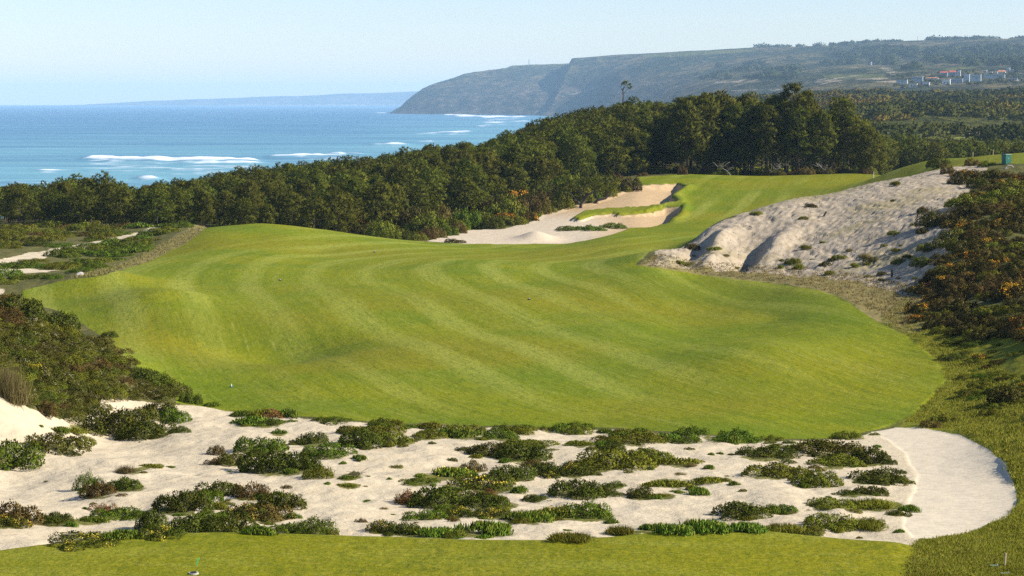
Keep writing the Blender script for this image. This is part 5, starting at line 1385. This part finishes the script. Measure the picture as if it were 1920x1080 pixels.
# ridge trees and dark woods on the coastal hills
r = np.random.default_rng(66); PXs = []; Ds = []
for a, b, n, dd in ((1418, 1482, 26, 6250), (1490, 1510, 3, 6100), (1530, 1545, 4, 6050), (1560, 1690, 60, 5750), (1740, 1815, 60, 5600), (1820, 1868, 30, 5550), (1895, 1960, 22, 5480)):
    PXs.append(r.uniform(a, b, n)); Ds.append(dd + r.uniform(-250, 60, n))
ridge_n = sum(len(a) for a in PXs)
for a, b, y0_, y1_, n in ((1560, 1720, 90, 108, 170), (1480, 1680, 110, 122, 120), (1740, 1920, 88, 120, 320), (1850, 1920, 108, 126, 90), (1300, 1500, 120, 150, 130), (1700, 1920, 118, 132, 90)):
    # pick distances whose sheet height lands in the wanted rows
    q = 0; tries = 0
    aa = r.uniform(a, b, n * 12); bb = 2600 * np.exp(r.uniform(0, .8, n * 12)); zz = sheet_z(MAS, aa, bb); yy = Y0 - zz / bb * F
    s = (yy > y0_) & (yy < y1_) & (fbm(aa / 30, bb / 300, 7, 2) > -.1)
    PXs.append(aa[s][:n]); Ds.append(bb[s][:n])
px = np.concatenate(PXs); d = np.concatenate(Ds); z = sheet_z(MAS, px, d)
sz = r.uniform(3.5, 6.5, len(px)); sz[:ridge_n] *= r.uniform(.8, 1.5, ridge_n)
blobs('ridge_woods', 'dark woods and windblown trees on the hazy coastal hills', px, d, z + 1, sz * 1.15, sz * 1.9, 56, 4.2, 'pinefar', 6, np.zeros(len(px)))

# ------------------------------------------------------------------ village
def house(px0, px1, py0, py1, d, wall, roof, label, kind='gable', wins=2, depth=9.0, cat='house', name='village_house', rz=-0.30):
    depth *= .75
    w = (px1 - px0) / F * d * .86; h = (py1 - py0) / F * d; x, y, z = P((px0 + px1) / 2, py1, d)
    root = empty(name, (x, y + depth / 2, z), rz)
    wh = h * (.68 if kind == 'gable' else .93)
    link('wall', MB().box((0, 0, wh / 2 - 3), (w, depth, wh + 6)).mesh('wall', M[wall]), root)
    mb = MB()
    if kind == 'gable':
        o_ = .4; a, b = w / 2 + o_, depth / 2 + o_
        mb.add([(-a, -b, wh), (a, -b, wh), (a, b, wh), (-a, b, wh), (-a * .72, 0, h), (a * .72, 0, h)], [(0, 1, 5, 4), (1, 2, 5), (2, 3, 4, 5), (3, 0, 4), (3, 2, 1, 0)])
        link('roof', mb.mesh('roof', M[roof]), root)
        link('chimney', MB().box((w * .25, 1.0, h * .95), (.9, .9, 1.8)).mesh('chimney', M[wall]), root)
    else:
        mb.box((0, 0, wh + (h - wh) / 2), (w + .5, depth + .5, h - wh)); link('roof', mb.mesh('roof', M[roof]), root)
    for i in range(wins):
        wx = w * ((i + .5) / wins - .5) * .84; s = min(1.7, w / wins * .42)
        f = link('window', MB().box((wx, -depth / 2 - .03, wh * .52), (s, .12, s * 1.15)).mesh('window', M['window']), root)
        link('sill', MB().box((wx, -depth / 2 - .10, wh * .52 - s * .62), (s + .3, .25, .15)).mesh('sill', M['whitewall']), f)
    if wins: link('door', MB().box((w * .04, -depth / 2 - .04, 1.05), (1.0, .12, 2.1)).mesh('door', M['darkpost']), root)
    return tag(root, label, cat, 'buildings of the hillside village')
D0 = 2400
house(1763, 1779, 133.5, 142, 2700, 'bluewall_and_shade', 'redroof', 'left red roofed house of the pair above the village')  # white house; the shade on its walls is put into the colour
house(1779.5, 1795, 132, 142, 2690, 'bluewall_and_shade', 'redroof', 'right red roofed house of the pair above the village')  # wall shade put into the colour here too
house(1796, 1802.5, 132, 141.5, 2690, 'whitewall', 'whitewall', 'narrow white house beside the red roofed pair', 'flat', 1, 7)
house(1871, 1888, 131.5, 140, 2750, 'creamwall', 'orangeroof', 'orange roofed house at the upper right of the village')
house(1866, 1871.5, 134, 139.5, 2740, 'whitewall', 'whitewall', 'small white annex left of the orange roofed house', 'flat', 1, 6)
house(1888, 1895, 126.5, 136, 2800, 'whitewall', 'whitewall', 'white tower house behind the orange roof', 'flat', 1, 7)
house(1895, 1901, 130, 137, 2800, 'bluewall_and_shade', 'greyroof', 'grey block right of the white tower house', 'flat', 1, 7)
house(1842, 1852, 131.5, 137, 2760, 'creamwall', 'whitewall', 'cream house at the top middle of the village', 'flat', 2, 7)
house(1852, 1863, 134, 139, 2740, 'creamwall', 'whitewall', 'low cream house right of the top middle one', 'flat', 2, 7)
house(1767, 1784, 148.5, 162, 2380, 'whitewall', 'whitewall', 'white two storey house with two dark windows in front', 'flat', 2, 9)
house(1784.5, 1808, 147, 156, 2420, 'bluewall_and_shade', 'greyroof', 'long blue grey block right of the front white house', 'flat', 5, 9, 'building', 'long_block')
house(1808.5, 1820, 139, 153, 2440, 'tealwall', 'whitewall', 'tall pale teal block in the middle of the village', 'flat', 3, 9, 'building', 'village_block')
house(1820.5, 1842, 140, 148, 2480, 'tealwall', 'whitewall', 'long pale teal terrace right of the tall block', 'flat', 5, 9, 'building', 'long_block')
house(1842.5, 1888, 139.5, 144, 2600, 'tealwall', 'whitewall', 'lowest long terrace under the orange roofed house', 'flat', 8, 8, 'building', 'long_block')
house(1709, 1733, 144, 150, 2520, 'bluewall_and_shade', 'whitewall', 'long grey block at the left of the village', 'flat', 6, 9, 'building', 'long_block')
house(1680, 1704, 149.5, 154, 2500, 'tealwall', 'whitewall', 'low pale row at the far left of the village', 'flat', 5, 8, 'building', 'long_block')
house(1735, 1762, 145, 149, 2560, 'creamwall', 'orangeroof', 'low house with a brown roof in the village centre', 'gable', 3, 8)
house(1705, 1722, 156.5, 164, 2350, 'creamwall', 'creamwall', 'cream house half hidden by the scrub at the lower left of the village', 'flat', 2, 8)
house(1730, 1745, 154, 163.5, 2350, 'whitewall', 'whitewall', 'white house between the cream one and the two windowed one', 'flat', 2, 8)
house(1796, 1808, 163, 167, 2300, 'creamwall', 'redroof', 'small cottage low in front of the village', 'gable', 2, 7)
house(1911, 1926, 150, 157, 2420, 'whitewall', 'whitewall', 'white house cut by the right edge of the picture', 'flat', 2, 8)
house(1893, 1910, 146, 151, 2500, 'bluewall_and_shade', 'greyroof', 'blue grey house left of the one cut by the right edge', 'flat', 3, 8)
house(1631, 1635, 116, 121, 3900, 'whitewall', 'whitewall', 'lone white tower on the bare hillside left of the village', 'flat', 0, 6, 'tower', 'white_tower')
house(1546, 1554, 147, 149.5, 3150, 'whitewall', 'whitewall', 'tiny white farmhouse on the hillside above the grove', 'flat', 2, 7, 'house', 'farmhouse')
house(1558, 1566, 148, 150, 3130, 'whitewall', 'whitewall', 'tiny low shed right of the white farmhouse', 'flat', 0, 6, 'shed', 'farm_shed')

# ------------------------------------------------------------------ masts and turbines
def mast(px, y0_, y1_, d, label, name, lattice=True):
    h = (y1_ - y0_) / F * d; x, y, z = P(px, y1_, d)
    root = empty(name, (x, y, z))
    mb = MB(); b = h * .09
    if lattice:
        for sx in (-1, 1):
            for sy in (-1, 1): mb.tube([(sx * b, sy * b, -8), (sx * b * .2, sy * b * .2, h)], [.45, .3], 4)
        for k in range(6):
            t0, t1 = k / 6, (k + 1) / 6; b0, b1 = b * (1 - .8 * t0), b * (1 - .8 * t1)
            mb.tube([(-b0, -b0, h * t0), (b1, -b1, h * t1)], [.25, .25], 3); mb.tube([(b0, -b0, h * t0), (-b1, -b1, h * t1)], [.25, .25], 3)
    else: mb.tube([(0, 0, -8), (0, 0, h)], [.9, .5], 6)
    link('tower', mb.mesh('tower', M['steel']), root)
    arm = MB()
    for k in (.7, .85): arm.box((0, 0, h * k), (b * (2.6 if lattice else 1.0), .6, .5))
    link('crossarm', arm.mesh('crossarm', M['steel']), root)
    return tag(root, label, 'mast')
mast(992, 110, 121.5, 7400, 'steel lattice pylon on the headland skyline', 'lattice_pylon')
mast(1720.5, 68, 81, 5700, 'thin mast on the skyline of the right hills', 'radio_mast', False)
def turbine(px, ytop, d, lb):
    zt = -(ytop - Y0) / F * d + EYE; x = (px - CX) / F * d
    s_ = np.interp(px, [560, 820], [179.5, 170]); zb = -(s_ - Y0) / F * d + EYE
    root = empty('wind_turbine', (x, d, zb)); h = zt - zb
    link('tower', MB().tube([(0, 0, -5), (0, 0, h)], [2.4, 1.4], 8).mesh('tower', M['white_paint']), root)
    link('nacelle', MB().box((0, -1, h + 1), (4, 9, 4)).mesh('nacelle', M['white_paint']), root)
    a0 = px * 1.3
    for k in range(3):
        a = a0 + k * 2.094
        link('blade', MB().tube([(0, -6, h + 1), (14 * math.cos(a), -6, h + 1 + 14 * math.sin(a)), (34 * math.cos(a), -6, h + 1 + 34 * math.sin(a))], [1.3, 1.7, .4], 4).mesh('blade', M['white_paint']), root)
    tag(root, lb, 'turbine', 'wind turbines on the far coast')
for px, yt in ((728, 158), (742, 157), (751, 157), (762, 156)): turbine(px, yt, 20450, 'faint white wind turbine on the far coast beside the headland')

# ------------------------------------------------------------------ small things of the course
def bevelbox(c0, s, mat, nm, parent, bev=.03):
    me = MB().box(c0, s).mesh(nm, M[mat])
    o = link(nm, me, parent); b = o.modifiers.new('bevel', 'BEVEL'); b.width = bev; b.segments = 2
    return o
p = hit(1887, 307, 120); g = empty('utility_box', p, R(28))
bevelbox((0, 0, .42), (.72, .62, .92), 'green_paint', 'body', g); bevelbox((0, 0, .91), (.80, .70, .07), 'green_paint', 'lid', g, .02); bevelbox((.372, 0, .45), (.02, .52, .80), 'pale_paint', 'side_panel', g, .008); bevelbox((0, -.32, .5), (.12, .03, .05), 'steel', 'handle', g, .01)
tag(g, 'dark green utility box with one pale side on the turf at right', 'box')
p = hit(1893, 315, 120)
mb = MB(); mb.tube([(-.36, 0, -.05), (-.34, 0, .10), (-.15, 0, .24), (.15, 0, .24), (.34, 0, .10), (.36, 0, -.05)], [.05] * 6, 8)
g = empty('drain_hoop', p, .1); link('pipe', mb.mesh('pipe', M['stone'], True), g); link('footing', MB().box((0, .05, -.03), (.9, .3, .1)).mesh('footing', M['stone']), g); tag(g, 'pale arched pipe end in front of the green utility box', 'pipe')
p = hit(1742, 316, 120)
g = empty('marker_bench', p, .05); link('seat', MB().box((0, 0, .32), (.75, .30, .08)).mesh('seat', M['stone']), g)
for sx in (-.3, .3): link('leg', MB().box((sx, 0, .13), (.08, .26, .30)).mesh('leg', M['darkpost']), g)
tag(g, 'small grey stone bench at the dune top beside the turf', 'bench')
def stake(px, py, h, rad, mat, label, dmin=40, lean=.04, name='wooden_stake', cat='post'):
    p = hit(px, py, dmin); h = h * p[1] / F
    g = empty(name, p, .3)
    link('shaft', MB().box((0, 0, 0), (rad * 2, rad * 2, h + .2)).mesh('shaft', M[mat]), g).location = (0, 0, h / 2 - .1)
    link('tip', MB().add([(-rad, -rad, h), (rad, -rad, h), (rad, rad, h), (-rad, rad, h), (0, 0, h + rad * 1.5)], [(0, 1, 4), (1, 2, 4), (2, 3, 4), (3, 0, 4)]).mesh('tip', M[mat]), g)
    g.rotation_euler = (lean * .3, lean, .3)
    return tag(g, label, cat)
stake(1884, 1062, 24, .016, 'post', 'pale wooden stake in the rough grass at the lower right corner', lean=.08)
stake(1672, 520, 14, .06, 'darkpost', 'thin dark stake in the sand at the foot of the dune', 100)
stake(1544, 406, 10, .06, 'darkpost', 'leaning dark stick in the middle of the dune face', 100, lean=.5)
stake(1638, 334, 12, .02, 'white_paint', 'thin white pole standing on the far green', 220, name='flag_pole')
stake(1824, 292, 10, .03, 'post', 'left pale post on the turf skyline near the utility box', 200)
stake(1862, 289, 9, .03, 'post', 'right pale post on the turf skyline near the utility box', 200)
p = hit(949, 372, 225); stake(949, 372, 24, .13, 'post', 'weathered wooden post among the bushes above the bunkers', 225)
# tee marker
p = hit(369, 1060); g = empty('tee_marker', p)
link('stem', MB().tube([(0, 0, -.03), (.03, 0, .16)], [.006, .005], 6).mesh('stem', M['flag_green']), g)
link('flag', MB().add([(.000, -.002, .015), (.055, -.002, .150), (.030, -.012, .158), (-.012, -.010, .03), (.000, .012, .015), (.055, .012, .150), (.030, .012, .158), (-.012, .010, .03)], [(0, 1, 2, 3), (7, 6, 5, 4), (0, 4, 5, 1), (1, 5, 6, 2), (2, 6, 7, 3), (3, 7, 4, 0)]).mesh('flag', M['flag_green']), g)
tag(g, 'small bright green marker leaning on the tee lawn', 'marker')
p = hit(363, 1076); g = empty('sprinkler_head', (p[0], p[1], p[2] - .02))
link('rim', MB().tube([(0, 0, 0), (0, 0, .05)], [.11, .10], 16).mesh('rim', M['stone']), g); link('cap', MB().tube([(0, -.012, .04), (0, -.012, .062)], [.075, .065], 16).mesh('cap', M['black']), g)
tag(g, 'round sprinkler head with a black cap in front of the green marker', 'sprinkler')
for px, py, lb in [(703, 473, 'dark sprinkler cap near the back edge of the fairway'), (992, 562, 'dark sprinkler cap in the middle of the fairway'), (525, 526, 'dark sprinkler cap in the small hollow left on the fairway')]:
    p = hit(px, py, 80); g = empty('sprinkler_head', (p[0], p[1], p[2] - .05)); s_ = p[1] / 165
    link('rim', MB().tube([(0, 0, 0), (0, 0, .12)], [.12 * s_, .11 * s_], 12).mesh('rim', M['black']), g); link('cap', MB().tube([(0, 0, .11), (0, 0, .15)], [.08 * s_, .07 * s_], 12).mesh('cap', M['steel']), g)
    tag(g, lb, 'sprinkler')
p = hit(434, 726, 80); g = empty('yardage_marker', p)
link('base', MB().tube([(0, 0, -.03), (0, 0, .04)], [.10, .09], 12).mesh('base', M['green_paint']), g); link('stub', MB().tube([(0, 0, .03), (0, 0, .15)], [.022, .018], 8).mesh('stub', M['white_paint']), g)
tag(g, 'white topped marker with a green base at the lower left of the fairway', 'marker')
for px, py, lb in [(1863, 1062, 'flat pale green plate beside the wooden stake'), (1884, 1077, 'flat pale green plate at the bottom edge below the wooden stake')]:
    p = hit(px, py); g = empty('ground_plate', p, .1)
    link('plate', MB().box((0, 0, .02), (.17, .09, .02)).mesh('plate', M['platepaint']), g); link('bolt', MB().tube([(.08, 0, .03), (.08, 0, .05)], [.015, .012], 6).mesh('bolt', M['steel']), g)
    tag(g, lb, 'plate')
p = hit(150, 516, 120); g = link('boulder', MB().mesh('boulder', M['stone']) if False else None) if False else None
rb = np.random.default_rng(4)
import bmesh
bm = bmesh.new(); bmesh.ops.create_icosphere(bm, subdivisions=3, radius=.35)
for v_ in bm.verts: v_.co = v_.co * (1 + .18 * math.sin(v_.co.x * 9 + 1) * math.cos(v_.co.y * 8)); v_.co.z *= .6
me = bpy.data.meshes.new('rock'); bm.to_mesh(me); bm.free(); me.materials.append(M['stone'])
tag(link('rock', me, None, p), 'pale rock lying on the turf corner at the left end of the fairway', 'rock')
p = hit(262, 829); o = link('small_rock', me.copy(), None, p); o.scale = (.12, .12, .15); o.data.materials[0] = M['darkpost']; tag(o, 'small dark stone on the open sand at left', 'rock')

# ------------------------------------------------------------------ air
t = NT('sea_haze')
vol = t.n('ShaderNodeVolumePrincipled', Color=(.50, .755, 1.0), Density=6.4e-5, Anisotropy=0.0)
t.n('ShaderNodeOutputMaterial', Volume=vol.outputs[0])
hz = MB().box((0, 11400, (-1.8 + 232) / 2), (19000, 23600, 233.8)).mesh('haze', t.m)
tag(link('haze', hz), 'thin blue sea haze over the whole coast', 'haze', None, 'stuff')
print('objects', len(bpy.data.objects))
